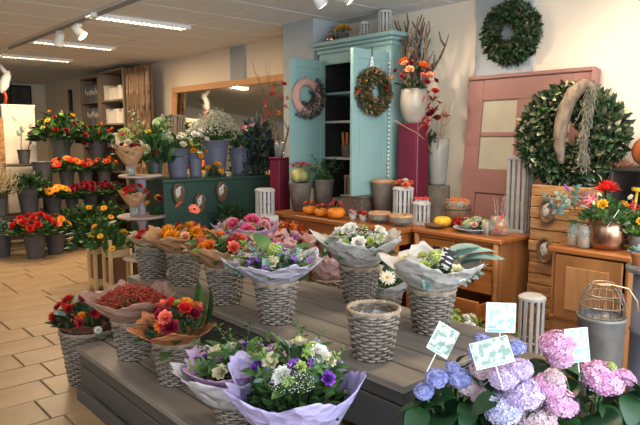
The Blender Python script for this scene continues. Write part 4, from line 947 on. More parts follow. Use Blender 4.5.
# ---------------------------------------------------------------- sideboard
sb = thing('pine_sideboard', 'orange pine sideboard with drawers, one pulled open, before the pink door', 'sideboard', (3.60, 2.20, 0))
Wd, Dp = .74, .48
part('worktop', cbox(-.025, Dp + .01, -.02, Wd + .02, .825, .86, .008), m_pine, sb)
part('side_panel', cbox(.02, Dp, 0, .03, .06, .825), m_pinez, sb); part('side_panel', cbox(.02, Dp, Wd - .03, Wd, .06, .825), m_pinez, sb)
part('back_panel', cbox(Dp - .02, Dp, .03, Wd - .03, .06, .825), m_pine, sb)
part('rail', cbox(.0, .03, .05, Wd - .05, .80, .825), m_pine, sb); part('rail', cbox(-.012, .03, .03, Wd - .03, .635, .66), m_pine, sb); part('plinth', cbox(.0, Dp, .0, Wd, 0, .06), m_pine, sb)
for y in (.025, Wd - .025): part('corner_column', lathe([(.024, .06), (.024, .14), (.016, .15), (.022, .17), (.014, .19), (.020, .30), (.023, .42), (.016, .52), (.022, .54), (.014, .56), (.024, .58), (.024, .825)], 14), m_pinez, sb, (.0, y, 0), smooth=True)
def drawer(y0, y1, z0, z1, pull, deep=.3, lab=None):
    d = part('drawer', cbox(-pull, -pull + .022, y0, y1, z0, z1, .005), m_pine, sb)
    if pull > .02:
        part('drawer_side', cbox(-pull + .022, deep - pull, y0 + .02, y0 + .035, z0 + .01, z1 - .03), m_pine, d); part('drawer_side', cbox(-pull + .022, deep - pull, y1 - .035, y1 - .02, z0 + .01, z1 - .03), m_pine, d); part('drawer_bottom', cbox(-pull + .022, deep - pull, y0 + .035, y1 - .035, z0 + .01, z0 + .02), m_pine, d)
    n = 1 if y1 - y0 < .4 else 2
    for k in range(n):
        yc = y0 + (y1 - y0) * (k + .5) / n if n == 1 else y0 + (y1 - y0) * (.28 + .44 * k)
        part('pull_plate', cbox(-pull - .006, -pull, yc - .035, yc + .035, (z0 + z1) / 2 - .015, (z0 + z1) / 2 + .015, .002), m_dark, d)
        part('pull_ring', tube([(-pull - .006, yc - .02, (z0 + z1) / 2), (-pull - .018, yc - .015, (z0 + z1) / 2 - .014), (-pull - .018, yc + .015, (z0 + z1) / 2 - .014), (-pull - .006, yc + .02, (z0 + z1) / 2)], .003, 5), m_dark, d)
drawer(.055, .365, .665, .795, .0); drawer(.375, .685, .665, .795, .0)
drawer(.055, .685, .46, .63, .0); drawer(.055, .685, .27, .44, .16); drawer(.055, .685, .08, .25, 0)
tg = tag(part('price_tag', cbox(-.002, .002, -.018, .018, -.1, 0, .0005), m_white, None, (3.572, 2.385, .66)), 'white and lime paper tag hanging on the sideboard drawer', 'tag')
part('lime_tip', cbox(-.0028, -.002, -.018, .018, -.03, 0, .0002), M('lime_card', (.45, .62, .05), rough=.5), tg)
pumpkin((3.80, 2.83, TZ), .068, 'yellow ornamental squash at the left end of the sideboard', m_pumpy, .7, False, 'ornamental_squash')
bd = tag(obj('bark_dish', MB().add(lathe([(.04, 0), (.10, .015), (.115, .03), (.105, .03), (.04, .012)], 16)).mesh('bark_dish', m_twig), None, (3.70, 2.83, TZ)), 'dark wooden dish in front of the yellow squash', 'dish'); bd.scale = (.55, .8, 1)
bunch((3.86, 2.70, TZ), 'red and orange physalis with greens beside the plate', [('fol', 1, .7, 0, 0, 0), ('berries', 3, .035, .2, .9, 0), ('rose_red', 3, .028, .2, .9, 0), ('leaf', 5, .06, .3, 1, 0)], .075, .085, 8, z0=0, stems=0)
plt = thing('serving_plate', 'wide pale blue plate on the sideboard heaped with dried flowers', 'plate', (3.78, 2.53, TZ))
part('plate', lathe([(.08, 0), (.085, .006), (.15, .028), (.155, .032), (.15, .034), (.07, .012), (.01, .011)], 36, True, False), M('plate_blue', (.46, .52, .62), rough=.25), plt, smooth=True)
bunch((3.78, 2.53, TZ + .016), 'heap of green, red and mauve dried flower heads on the plate', [('fol', 1, .6, 0, 0, 0), ('head_mint', 4, .035, .1, .8, .0), ('rose_wine', 4, .03, .2, .8, .0), ('rose_pale_pink', 2, .03, .3, .8, 0), ('head_lime', 3, .03, .3, .8, 0), ('leaf', 7, .06, .3, 1, 0), ('berries', 2, .03, .3, .8, 0)], .115, .075, 9, z0=0, stems=0)
bj = thing('berry_jar', 'brown wooden tub of orange berries behind the squash', 'jar', (3.96, 2.80, TZ))
part('tub', lathe([(.085, 0), (.10, .08), (.098, .16), (.085, .16), (.07, .12)], 24, True, False), m_twig, bj, smooth=True)
for z in (.03, .13): part('hoop', ([(x, y, q + z) for x, y, q in torus(.099, .004, 26, 6)[0]], torus(.099, .004, 26, 6)[1]), m_dark, bj)
part('glass_collar', lathe([(.088, .155), (.09, .20), (.086, .20), (.084, .155)], 24, False, False), m_glass, bj, smooth=True)
fill(bj, [('berries_o', 10, .032, .1, .95, 0), ('leaf', 4, .04, .5, 1, 0)], .095, .03, .17, seed=4)
cj = thing('candle_jar', 'round glass jar of red and yellow fruit on the sideboard', 'jar', (3.76, 2.31, TZ))
part('glass', lathe([(.05, 0), (.07, .02), (.072, .09), (.062, .13), (.066, .135), (.058, .13), (.064, .09)], 24, True, False), m_glass, cj, smooth=True)
random.seed(2)
for k in range(14): part('fruit', ball(.018, 8, 5), [m_berry, m_berry, m_oberry, m_pumpy][k % 4], cj, (.04 * math.cos(k * 2.4) * (k % 3 + .5) / 2.5, .04 * math.sin(k * 2.4) * (k % 3 + .5) / 2.5, .022 + .008 * k), smooth=True)
twigs((3.76, 2.31, TZ + .16), 'fine pale blossom twigs standing in the fruit jar', 4, .14, .3, 3, m_lantw, 4, .002)
for k, (x, y) in enumerate(((3.66, 2.345), (3.72, 2.41))):
    c_ = tag(obj('taper_candle', MB().add(lathe([(.014, 0), (.014, .10), (.004, .105)], 10)).mesh('taper_candle', m_creamv), None, (x, y, TZ)), ['cream candle in front of the fruit jar', 'cream candle between the plate and the fruit jar'][k], 'candle', 'candles by the fruit jar')
lantern((3.985, 2.285, TZ), 'tall grey slatted lantern at the right back corner of the sideboard', .075, .56, m_lant, sq=True)

# ---------------------------------------------------------------- leaning pink door, round wreath on the wall
dr = thing('leaning_door', 'old dusty pink panelled door leaning against the wall behind the sideboard', 'door', (4.20, 1.98, 0))
dr.rotation_euler = (0, math.radians(5.0), 0)
DW = 1.04
gp = m_glassp
for (a, b, c_, e) in ((0, .14, 0, 2.03), (DW - .14, DW, 0, 2.03)): part('stile', cbox(0, .04, a, b, c_, e), m_pink, dr)
for (c_, e) in ((0, .2), (1.10, 1.30), (1.86, 2.03)): part('rail', cbox(0, .04, .14, DW - .14, c_, e), m_pink, dr)
part('mullion', cbox(0, .04, DW / 2 - .06, DW / 2 + .06, .2, 1.86), m_pink, dr)
for y0, y1 in ((.14, DW / 2 - .06), (DW / 2 + .06, DW - .14)):
    part('lower_panel', cbox(.012, .03, y0, y1, .2, 1.10), m_pink, dr); part('pane', cbox(.018, .024, y0, y1, 1.30, 1.565, 0), gp, dr); part('pane', cbox(.018, .024, y0, y1, 1.60, 1.86, 0), gp, dr)
    part('glazing_bar', cbox(.006, .034, y0, y1, 1.565, 1.60), m_pink, dr)
part('head_moulding', cbox(-.02, .05, -.02, DW + .0, 2.03, 2.06, .006), m_pink, dr); part('edge_moulding', cbox(-.03, .05, -.035, 0, 0, 2.05, .006), m_pink, dr)
wreath((4.40, 2.66, 2.37), (-1, 0, 0), 'dark green leaf wreath hanging high on the cream wall', .15, .075, [(m_wrB, 1100, .048, .5, 11), (m_leafd, 700, .048, .5, 12), (m_wrC, 14, .04, .45, 13)], m_leafd)
bw = wreath((4.02, 1.945, 1.565), (-1, -.25, .06), 'huge variegated leaf wreath leaning on the plank column', .205, .115, [(m_leafd, 1500, .062, .5, 21), (m_wrB, 1200, .062, .5, 22), (m_wrC, 200, .055, .5, 23)], m_leafd)
rnd = random.Random(5)
for k in range(46):
    a = k * 2.39996; rr = .205 + .09 * math.cos(k * 1.9); z = math.sqrt(max(0, .125 ** 2 - (rr - .205) ** 2))
    o = obj('leaf', F['leaf'] if k % 3 else MB().add(leaf_vf(.42, .3)).mesh('pale_leaf', m_wrC), bw, (rr * math.cos(a), rr * math.sin(a), z), aim((math.cos(a + 1.2), math.sin(a + 1.2), .5), rnd.random() * 6), .068)
dw = thing('driftwood', 'pale knotted driftwood arch hung over the huge wreath', 'driftwood', (3.84, 1.86, 1.40))
pth = [(.02, .065, -.02), (.0, .075, .10), (-.01, .065, .22), (.0, .045, .34), (.015, .0, .44), (.04, -.05, .485), (.08, -.10, .46)]
rad = [.020, .036, .045, .046, .045, .040, .028]; P7 = []; R7 = []
for k in range(25):
    t_ = k / 24 * 6; i_ = min(5, int(t_)); f_ = t_ - i_; P7.append(Vector(pth[i_]).lerp(Vector(pth[i_ + 1]), f_)); R7.append((rad[i_] * (1 - f_) + rad[i_ + 1] * f_) * (1 + .22 * noise.noise((k * .9, 3, 1))))
part('wood', tube(P7, R7, 12), M('driftwood', (.085, .06, .042), (.26, .20, .145), .9, 30, (1, 1, .35), .9), dw, smooth=True)
random.seed(12); mm = MB()
for k in range(220):
    z = random.uniform(0, .47); a = random.random() * 6.28; r = .022 * (.5 + z)
    p = Vector((-.02 + r * math.cos(a), -.115 + .02 * math.sin(z * 8) + r * math.sin(a), z)); mm.add(tube([p, p + Vector((random.uniform(-.02, .02), random.uniform(-.025, .025), -.05)), p + Vector((random.uniform(-.03, .03), random.uniform(-.03, .03), -.09))], .0022, 3, False))
stuff(obj('hanging_moss', mm.mesh('hanging_moss', M('moss_grey', (.13, .125, .09), (.27, .25, .19), .95, island=True)), dw))

# ---------------------------------------------------------------- rustic plank column, pine cabinet, right corner
co = thing('plank_column', 'rustic column of rough orange planks beside the pine cabinet', 'column', (3.84, 1.72, 0))
part('core', cbox(.02, .25, .01, .39, 0, 1.22, .002), m_bark, co)
random.seed(9)
for k in range(16):
    z = k * .077; part('plank', cbox(random.uniform(-.007, .006), .02, random.uniform(-.003, .003), .40 + random.uniform(-.004, .004), z + .002, z + .075, .005), m_rustic, co, (0, 0, 0))
    part('plank', cbox(.02, .25, random.uniform(-.006, .002), .01, z + .002, z + .075, .004), m_rustic, co)
slice_((3.828, 1.985, 1.07), -PI / 2, .045, .075, 'oval bark plaque with white shell high on the plank column')
slice_((3.828, 1.985, .80), -PI / 2, .05, .08, 'oval bark plaque with white shell low on the plank column')
pc = thing('pine_cabinet', 'orange pine cabinet with one panelled door under the copper pot', 'cabinet', (3.45, 1.30, 0))
part('top', cbox(-.025, .36, -.02, .47, .865, .90, .008), m_pine, pc)
part('side_panel', cbox(0, .34, .0, .02, 0, .865), m_pinez, pc); part('side_panel', cbox(0, .34, .43, .45, 0, .865), m_pinez, pc); part('back_panel', cbox(.32, .34, .02, .43, 0, .865), m_pine, pc)
dd = part('door', cbox(-.018, 0, .03, .42, .47, .855, .004), m_pinez, pc)
part('panel', cbox(-.024, -.018, .10, .35, .53, .79, .004), wood('pine_panel', (.38, .17, .06), (.48, .24, .10), 'Z', .5, 30), dd); part('knob', ball(.012, 10, 6), m_pinez, dd, (-.034, .06, .66), smooth=True)
part('lower_front', cbox(-.004, .018, .02, .43, .02, .46, .004), m_pinez, pc); part('rail', cbox(-.012, .02, .0, .45, .455, .475, .004), m_pine, pc)
cpot = thing('copper_pot', 'large hammered copper pot with handles on the pine cabinet', 'pot', (3.60, 1.50, .90))
part('body', lathe([(.085, 0), (.10, .012), (.098, .03), (.11, .06), (.108, .13), (.10, .165), (.106, .17), (.10, .172), (.09, .15), (.02, .13)], 32, True, False), m_copper, cpot, smooth=True)
for s in (-1, 1): part('handle', tube([(0, s * .105, .13), (0, s * .14, .12), (0, s * .145, .08), (0, s * .11, .06)], .007, 7), m_copper, cpot, smooth=True)
bunch((3.60, 1.50, 1.045), 'red dahlia with lilies and blue-green leaves in the copper pot', [('fol', 1, 1, 0, 0, 0), ('mum_red', 1, .075, .05, .1, .04), ('lily_pink', 3, .04, .6, 1, .05), ('tulip_cream', 3, .03, .7, 1, .08), ('leaf_euc', 8, .08, .4, 1, 0), ('leaf', 9, .11, .4, 1.1, .02), ('rose_yellow', 2, .03, .7, 1, .05), ('berries', 2, .04, .6, .9, .0)], .16, .14, 31, (-.1, -.05), stems=.01)
ct = tag(part('white_pick', cbox(-.006, .006, -.002, .002, -.07, .05, .001), m_white, None, (3.50, 1.42, 1.10), (.5, 0, .3)), 'white plastic plant pick in the copper pot arrangement', 'tag')
for k, (x, y, lb) in enumerate(((3.52, 1.66, 'tall clear glass jar at the left of the copper pot'), (3.50, 1.585, 'clear glass jar touching the copper pot, nearest the front'), (3.62, 1.68, 'clear glass jar behind the others on the pine cabinet'))):
    j = thing('glass_jar', lb, 'jar', (x, y, .90), 0, 'glass jars on the pine cabinet')
    part('glass', lathe([(.028, 0), (.036, .01), (.036, .10), (.026, .125), (.03, .135), (.026, .135), (.03, .1)], 18, True, False), m_glass, j, smooth=True); part('water', lathe([(.026, .006), (.032, .012), (.032, .07), (.01, .071)], 16), M('amber_water', (.40, .24, .10), rough=.1, alpha=.6), j, smooth=True)
bunch((3.52, 1.66, .98), 'grey-green pussy willow sprigs in the tall glass jar', [('sprig_euc', 4, .20, .2, .8, .10), ('lav', 2, .05, .3, .8, .14)], .06, .12, 32, stems=.05)
lantern((3.345, 1.81, 0), 'pale slatted lantern on the floor beside the plank column', .078, .60, m_lantw, sq=False, n=12)
# galvanised bucket with a wire basket, drum table
gbk = thing('galvanised_tub', 'weathered galvanised tub on the floor in front of the pine cabinet', 'bucket', (2.86, 1.19, 0))
part('body', lathe([(.085, 0), (.09, .01), (.105, .69), (.112, .695), (.112, .71), (.10, .71), (.098, .69), (.01, .68)], 32, True, False), m_galv, gbk, smooth=True)
for z in (.2, .45): part('band', ([(x, y, q + z) for x, y, q in torus(.09 + .015 * z / .7, .005, 32, 6)[0]], torus(.09 + .015 * z / .7, .005, 32, 6)[1]), m_galv, gbk, smooth=True)
wb = thing('wire_basket', 'domed wire basket with a brass handle upside down on the galvanised tub', 'basket', (2.86, 1.19, .70))
m_wire = M('wire', (.30, .25, .20), rough=.4, metal=.8); m_brass = M('brass_wire', (.62, .42, .26), rough=.35, metal=.6)
wp = MB()
for k in range(16):
    a = 2 * PI * k / 16; wp.add(tube([(.098 * math.cos(a), .098 * math.sin(a), .012), (.10 * math.cos(a + .1), .10 * math.sin(a + .1), .07), (.075 * math.cos(a + .2), .075 * math.sin(a + .2), .14), (.045 * math.cos(a + .25), .045 * math.sin(a + .25), .165)], .0014, 4))
    wp.add(tube([(.098 * math.cos(a), .098 * math.sin(a), .012), (.10 * math.cos(a - .1), .10 * math.sin(a - .1), .07), (.075 * math.cos(a - .2), .075 * math.sin(a - .2), .14), (.045 * math.cos(a - .25), .045 * math.sin(a - .25), .165)], .0014, 4))
stuff(obj('wire_mesh', wp.mesh('wire_mesh', m_wire), wb))
for r_, z in ((.098, .014), (.101, .06), (.088, .115), (.047, .165)): part('hoop', ([(x, y, q + z) for x, y, q in torus(r_, .003, 30, 6)[0]], torus(r_, .003, 30, 6)[1]), m_brass if z > .16 else m_wire, wb, smooth=True)
part('handle', tube([(-.05, .03, .165), (-.02, -.04, .17), (.04, -.10, .15), (.07, -.13, .09), (.075, -.135, .04)], .004, 7), m_brass, wb, smooth=True)
dm = thing('drum_table', 'round grey metal drum table at the right edge', 'table', (3.12, 1.03, 0))
part('top', lathe([(.15, .905), (.155, .91), (.155, .925), (.15, .93)], 36), m_galv, dm, smooth=False)
part('drum', lathe([(.115, 0), (.118, .3), (.125, .31), (.118, .32), (.118, .6), (.125, .61), (.118, .62), (.118, .905)], 32), m_zincb, dm, smooth=True)
for k, (x, y, lb) in enumerate(((3.10, 1.13, 'small terracotta pot with a succulent, left on the drum table'), (3.14, 1.03, 'small terracotta pot with a succulent at the right frame edge'))):
    p_ = thing('terracotta_pot', lb, 'pot', (x, y, .93), 0, 'terracotta pots on the drum table')
    part('pot', lathe([(.024, 0), (.034, .05), (.037, .05), (.037, .065), (.032, .065), (.01, .055)], 20, True, False), m_terra, p_, smooth=True)
    fill(p_, [('leaf_euc', 14, .045, .1, .9, 0), ('leaf', 5, .05, .2, .8, .0)], .035, .03, .055, seed=k)
# dark shelf on the right
ds = thing('dark_shelf', 'dark open shelf unit at the right wall', 'shelf', (4.02, 1.06, 0))
mds = wood('shelf_dark', (.028, .020, .016), (.05, .036, .028), 'Y')
for z in (.05, .55, 1.0, 1.335): part('shelf_board', cbox(0, .40, 0, .62, z, z + .025), mds, ds)
for y in (0, .595): part('side_panel', cbox(0, .40, y, y + .025, 0, 1.335), mds, ds)
part('back_panel', cbox(.39, .40, 0, .62, 0, 1.335), mds, ds)
rp = pumpkin((4.16, 1.46, 1.36), .135, 'rust brown ceramic pumpkin with a curled stem on the dark shelf', m_rustp, .85, False, 'ceramic_pumpkin', 8)
bunch((4.08, 1.63, 1.36), 'tuft of rust-coloured dried grass on the dark shelf edge', [('fol_fine', 1, .9, 0, 0, 0)], .10, .05, 3, z0=0, stems=0)
for o in bpy.data.objects:
    if o.get('label', '').startswith('tuft of rust'):
        for c in o.children:
            if c.name.startswith('foliage'):
                me = c.data.copy(); me.materials.clear(); me.materials.append(M('grass_rust', (.30, .11, .045), (.48, .20, .08), .9, island=True)); me.materials.append(m_stem); c.data = me
yb = thing('yellow_stool', 'small yellow stool inside the dark shelf', 'stool', (4.14, 1.50, 1.025))
part('seat', lathe([(.07, .18), (.075, .185), (.075, .20), (.07, .205)], 20), M('yellow_paint', (.72, .50, .06), rough=.4), yb)
for k in range(3): part('leg', tube([(.055 * math.cos(k * 2.1), .055 * math.sin(k * 2.1), 0), (.04 * math.cos(k * 2.1), .04 * math.sin(k * 2.1), .18)], .009, 7), M('yellow_paint', (.72, .50, .06)), yb)
pot('grey_planter', 'pale grey planter of trailing greens right of the copper pot', (3.66, 1.335, .90), [(.05, 0), (.065, .09), (.06, .09), (.01, .08)], m_stone)
bunch((3.66, 1.335, .985), 'yellow-green trailing plant behind the terracotta pots', [('fol_lime', 1, 1, 0, 0, 0), ('fol', 1, 1, 0, 0, 0), ('rose_yellow', 4, .025, .3, 1, .02), ('leaf', 6, .07, .3, 1, 0)], .10, .13, 33, stems=.0)

# ---------------------------------------------------------------- green counter with buckets
gc = thing('green_counter', 'dark green counter below the mirror with buckets on top', 'counter', (2.66, 5.2, 0))
part('front_panel', cbox(0, 1.30, 0, .03, 0, 1.12), m_green, gc); part('end_panel', cbox(0, .03, .03, .75, 0, 1.12), m_green, gc)
part('worktop', cbox(-.012, 1.30, -.015, .76, 1.12, 1.15, .006), m_green, gc); part('back_panel', cbox(.03, 1.30, .72, .75, 0, 1.12), m_green, gc)
CT = 1.15
slice_((2.80, 5.185, 1.03), 0, .05, .085, 'oval bark plaque at the left of the green counter front')
slice_((3.03, 5.185, .93), 0, .045, .085, 'oval bark plaque lowest on the green counter front')
slice_((3.28, 5.185, 1.02), 0, .05, .09, 'oval bark plaque at the right of the green counter front')
bucket((2.98, 5.50, CT), 'medium blue-grey bucket of white and yellow blooms on the counter', 'b')
bunch((2.98, 5.50, CT + .28), 'white and pale yellow freesias in the left counter bucket', [('fol', 1, .9, 0, 0, 0), ('rose_cream', 6, .035, .2, 1, .0), ('mum_yellow', 3, .03, .4, 1, 0), ('rose_white', 4, .035, .3, 1, .02), ('leaf_long', 8, .14, .3, 1, .03)], .15, .14, 41)
bucket((3.16, 5.47, CT), 'smallest blue-grey bucket of white roses on the counter', 'bs')
bunch((3.16, 5.47, CT + .235), 'white roses with orange mums in the smallest counter bucket', [('fol', 1, .8, 0, 0, 0), ('rose_white', 7, .05, .2, .95, .06), ('mum_gold', 5, .035, .6, 1.1, -.04), ('leaf', 6, .09, .4, 1, .02)], .13, .16, 42)
bucket((3.45, 5.55, CT), 'largest blue-grey bucket of white baby\'s breath on the counter', 'bl')
bunch((3.45, 5.55, CT + .36), 'cloud of white gypsophila in the largest counter bucket', [('fol', 1, .75, 0, 0, 0), ('breath_grey', 1, 1.05, 0, 0, .07), ('breath_grey', 1, 1.1, 0, 0, .03), ('breath_grey', 1, .8, 0, 0, .09), ('fol_fineg', 1, .75, 0, 0, .0)], .27, .23, 43)
bucket((3.73, 5.50, CT), 'medium blue-grey bucket of red and green stems on the counter', 'b')
bunch((3.73, 5.50, CT + .28), 'red buds and long green leaves in the right counter bucket', [('fol', 1, .9, 0, 0, 0), ('tulip_red', 4, .035, .2, .9, .03), ('leaf_long', 9, .18, .3, 1, .06), ('lily_white', 3, .03, .4, 1, .05)], .13, .2, 44)
bucket((4.02, 5.62, CT), 'dark bucket of eucalyptus at the right end of the counter', 'gs', .6)
F['fol_plum'] = foliage_me('fol_plum', M('leaf_plum', (.025, .036, .040), (.10, .115, .125), .55, island=True), 700, 8, .42, .21, .5)
bunch((3.95, 5.50, CT + .10), 'tall dusky eucalyptus mass with pink flowers at the mirror', [('fol_plum', 1, 1, 0, 0, -.10), ('fol_plum', 1, 1.0, 0, 0, .06), ('fol_plum', 1, .75, 0, 0, .2), ('fol_dark', 1, .9, 0, 0, .0), ('lily_mauve', 8, .05, .2, 1, .02), ('lily_pink', 3, .04, .3, 1, .02), ('leaf', 8, .12, .3, 1, .04)], .30, .50, 45)
bucket((2.79, 5.62, CT), 'dark bucket of green viburnum at the left end of the counter', 'gs', .7)
bunch((2.79, 5.62, CT + .16), 'leafy green viburnum with round pale green balls at the counter corner', [('fol', 1, 1, 0, 0, 0), ('fol_dark', 1, 1, 0, 0, -.05), ('head_mint', 4, .052, .5, 1.0, -.02), ('leaf_wide', 18, .17, .2, 1.1, .06), ('sprig', 6, .22, .2, .9, .1), ('rose_yellow', 3, .03, .4, .9, .02), ('rose_wine', 3, .035, .5, 1, .0)], .24, .36, 46, (-.12, -.1))
bunch((3.32, 5.36, CT), 'orange and yellow blooms standing low between the counter buckets', [('fol_dark', 1, .8, 0, 0, 0), ('mum_gold', 4, .035, .2, .9, 0), ('rose_yellow', 3, .04, .3, 1, 0)], .08, .16, 47, z0=0, stems=0)
bunch((3.30, 5.02, .74), 'small dark green plant in front of the green counter', [('fol_dark', 1, 1, 0, 0, 0), ('leaf_long', 8, .14, .2, 1, .02)], .16, .14, 48, stems=.1)
bucket((3.30, 5.02, .0), 'tall bucket under the small dark plant before the counter', 't', 1.3)
pw = thing('white_stand', 'plain white box stand under the round white lantern', 'stand', (3.28, 4.44, 0))
part('box', cbox(-.09, .09, -.09, .09, 0, .84, .006), m_white, pw)
lantern((3.28, 4.44, .84), 'white slatted lantern in front of the green counter', .09, .25, m_lantw, 14)

# pedestal with lantern left of the mirror
ped = thing('wood_pedestal', 'slim brown pedestal left of the mirror under a lantern', 'pedestal', (4.32, 8.22, 0))
part('column', cbox(-.10, .10, -.12, .12, 0, 1.50), m_twig, ped); part('top', cbox(-.12, .12, -.14, .14, 1.50, 1.53), m_twig, ped)
lantern((4.32, 8.22, 1.53), 'grey slatted lantern left of the mirror', .08, .36, m_lant, sq=True)

# ---------------------------------------------------------------- three-tier stand
st = thing('tiered_stand', 'round three-tier mauve wooden stand with vases', 'stand', (2.63, 5.72, 0)); st.location = (2.50, 5.34, 0)
m_mauve = M('stand_mauve', (.28, .22, .26), (.36, .29, .33), .6, 8); m_disc = M('stand_disc', (.36, .25, .22), (.46, .34, .30), .55, 8)
part('post', lathe([(.055, .02), (.035, .06), (.05, .10), (.03, .16), (.045, .26), (.06, .30), (.04, .34), (.03, .5), (.045, .6), (.03, .70), (.055, .77), (.04, .84), (.03, 1.0), (.045, 1.06), (.055, 1.17), (.04, 1.19)], 18), m_mauve, st, smooth=True)
for r_, z in ((.19, .40), (.225, .80), (.20, 1.18)): part('tray', lathe([(r_ - .01, z), (r_, z + .006), (r_, z + .018), (r_ - .01, z + .024)], 32), m_disc, st)
for k in range(3):
    a = k * 2.094 + .4; part('foot', tube([(.04 * math.cos(a), .04 * math.sin(a), .10), (.14 * math.cos(a), .14 * math.sin(a), .07), (.18 * math.cos(a), .18 * math.sin(a), .015)], [.022, .02, .015], 8), m_mauve, st, smooth=True)
SX, SY = 2.50, 5.34
def gv(loc, label, h=.10, r=.045):
    v = thing('glass_vase', label, 'vase', loc, 0, 'glass vases on the tiered stand')
    part('glass', lathe([(r * .8, 0), (r, .01), (r, h), (r * .94, h), (r * .9, .02)], 18, True, False), m_glass, v, smooth=True); part('water', lathe([(r * .75, .006), (r * .88, .012), (r * .88, h * .55), (.005, h * .56)], 16), m_water, v, smooth=True)
gv((SX - .10, SY - .02, 1.204), 'clear vase on the top tray of the tiered stand')
bouquet((SX - .10, SY - .02, 1.29), 'green hydrangea and wine flowers in brown paper on the top tray', [('fol', 1, .8, 0, 0, .04), ('head_lime', 1, .06, .3, .35, .12), ('rose_cream', 2, .035, .7, .9, .10), ('rose_wine', 5, .035, .2, .9, .05), ('rose_coral', 2, .03, .5, .9, .18), ('leaf', 6, .09, .4, 1, .05), ('sprig', 3, .14, .3, .8, .08)], .14, .12, [(m_kraft, .035, .15, .15, 5, .24, 0)], 51, (0, 0))
gv((SX - .09, SY - .04, .824), 'clear vase on the middle tray of the tiered stand')
bouquet((SX - .09, SY - .04, .91), 'red gerberas in brown paper on the middle tray', [('fol', 1, .8, 0, 0, .04), ('daisy_red', 9, .036, .2, 1, .07), ('rose_red', 3, .03, .2, .8, .07), ('leaf', 4, .07, .4, 1, .05)], .13, .08, [(m_kraft, .035, .13, .11, 5, .24, 0)], 52, (0, 0))
bunch((SX + .11, SY - .08, .824), 'yellow and wine flowers at the right of the middle tray', [('fol_dark', 1, .8, 0, 0, 0), ('mum_yellow', 3, .04, .2, .9, .05), ('rose_wine', 4, .035, .2, .9, .08)], .09, .14, 53, z0=0, stems=0)
sv = pot('glass_bowl', 'small pale glass bowl on the lowest tray of the stand', (SX - .08, SY - .06, .424), [(.03, 0), (.055, .03), (.05, .06), (.046, .06), (.045, .03)], m_glass, 'bowl')
bunch((SX - .08, SY - .06, .445), 'grey-green succulent in the lowest glass bowl', [('leaf_euc', 12, .05, .1, .9, 0)], .05, .03, 54, z0=0, stems=0)

# ---------------------------------------------------------------- pine crate with sunflowers
def crate(x0, y0, label):
    t = thing('pine_crate', label, 'crate', (x0, y0, 0), 0, 'pale pine flower crates')
    Wc, Dc, Hc = .21, .19, .56
    for x in (0, Wc - .035):
        for y in (0, Dc - .035): part('post', cbox(x, x + .035, y, y + .035, 0, Hc - (.0 if y == 0 else .03), .003), m_crate, t)
    for z in (.05, .38): 
        part('rail', cbox(.035, Wc - .035, .004, .02, z, z + .07, .002), m_crate, t); part('rail', cbox(.035, Wc - .035, Dc - .02, Dc - .004, z, z + .07, .002), m_crate, t)
        part('rail', cbox(.004, .02, .035, Dc - .035, z, z + .07, .002), m_crate, t); part('rail', cbox(Wc - .02, Wc - .004, .035, Dc - .035, z, z + .07, .002), m_crate, t)
    part('liner', cbox(.022, Wc - .022, .022, Dc - .022, .04, .44, .004), wood('crate_liner', (.22, .10, .04), (.30, .15, .06), 'Z'), t)
    return t
crate(2.26, 5.95, 'pine slatted crate farther from the tiered stand')
crate(2.30, 5.66, 'pine slatted crate right against the tiered stand')
bunch((2.34, 6.06, .45), 'green sunflower stems spilling from the farther crate', [('fol', 1, 1, 0, 0, 0), ('fol_dark', 1, 1, 0, 0, 0), ('daisy_yellow', 4, .042, .4, 1, .0), ('leaf_wide', 14, .15, .2, 1.05, .02)], .26, .26, 55, (-.05, -.05))
bunch((2.36, 5.78, .45), 'small sunflowers with broad leaves in the nearer crate', [('fol', 1, 1, 0, 0, 0), ('daisy_yellow', 5, .040, .3, 1.05, .0), ('mum_yellow', 2, .04, .3, .8, .03), ('leaf_wide', 12, .14, .2, 1.05, .02)], .22, .24, 56, (-.1, -.05))

# ---------------------------------------------------------------- stepped flower staging at the far left
sg = thing('flower_staging', 'dark stepped staging holding the far rows of flower buckets', 'staging', (0, 0, 0))
for (y, z) in ((8.9, .50), (9.4, .82), (9.9, 1.15)):
    part('step', cbox(2.05, 4.04, y - .21, y + .21, z - .03, z), mds, sg)
    for x in (2.06, 3.05, 3.98): part('leg', cbox(x, x + .05, y + .12, y + .17, 0, z - .03), mds, sg)
def fb(x, y, z, kind, s, blab, flab, items, R, H, seed, lean=(0, -.12)):
    bucket((x, y, z), blab, kind, s)
    h = {'g': .36, 'gs': .27}[kind] * s
    bunch((x, y, z + h - .02), flab, items, R, H, seed, lean)
LV = [('fol', 1, 1.12, 0, 0, -.02), ('fol_dark', 1, 1.2, 0, 0, -.06), ('fol_dark', 1, 1.0, 0, 0, .0), ('leaf', 10, .13, .4, 1.1, 0)]
fb(2.07, 8.61, 0, 'g', .85, 'grey bucket at the left frame edge on the floor', 'loose grey-green foliage at the left frame edge', [('fol_dark', 1, 1, 0, 0, 0), ('fol_euc', 1, 1, 0, 0, 0), ('leaf', 6, .12, .4, 1, 0)], .26, .2, 61)
fb(2.36, 8.20, 0, 'g', 1, 'foremost grey bucket on the tiles under the bright red carnations', 'bright red carnations in the foremost floor bucket', LV + [('mum_red', 16, .062, .15, 1, .03), ('rose_coral', 4, .05, .3, 1, .03)], .27, .18, 62)
fb(2.66, 8.34, 0, 'g', .95, 'grey floor bucket right of the bright red carnations', 'rust-orange and yellow gerberas beside the red carnations', LV + [('daisy_orange', 10, .055, .2, 1, .02), ('daisy_gold', 5, .05, .3, 1, .02)], .19, .17, 63)
fb(2.90, 8.48, 0, 'g', .95, 'grey floor bucket in the shade between the orange and the green bunch', 'plain green leaves between the orange gerberas and the yellow buds', LV, .2, .25, 64)
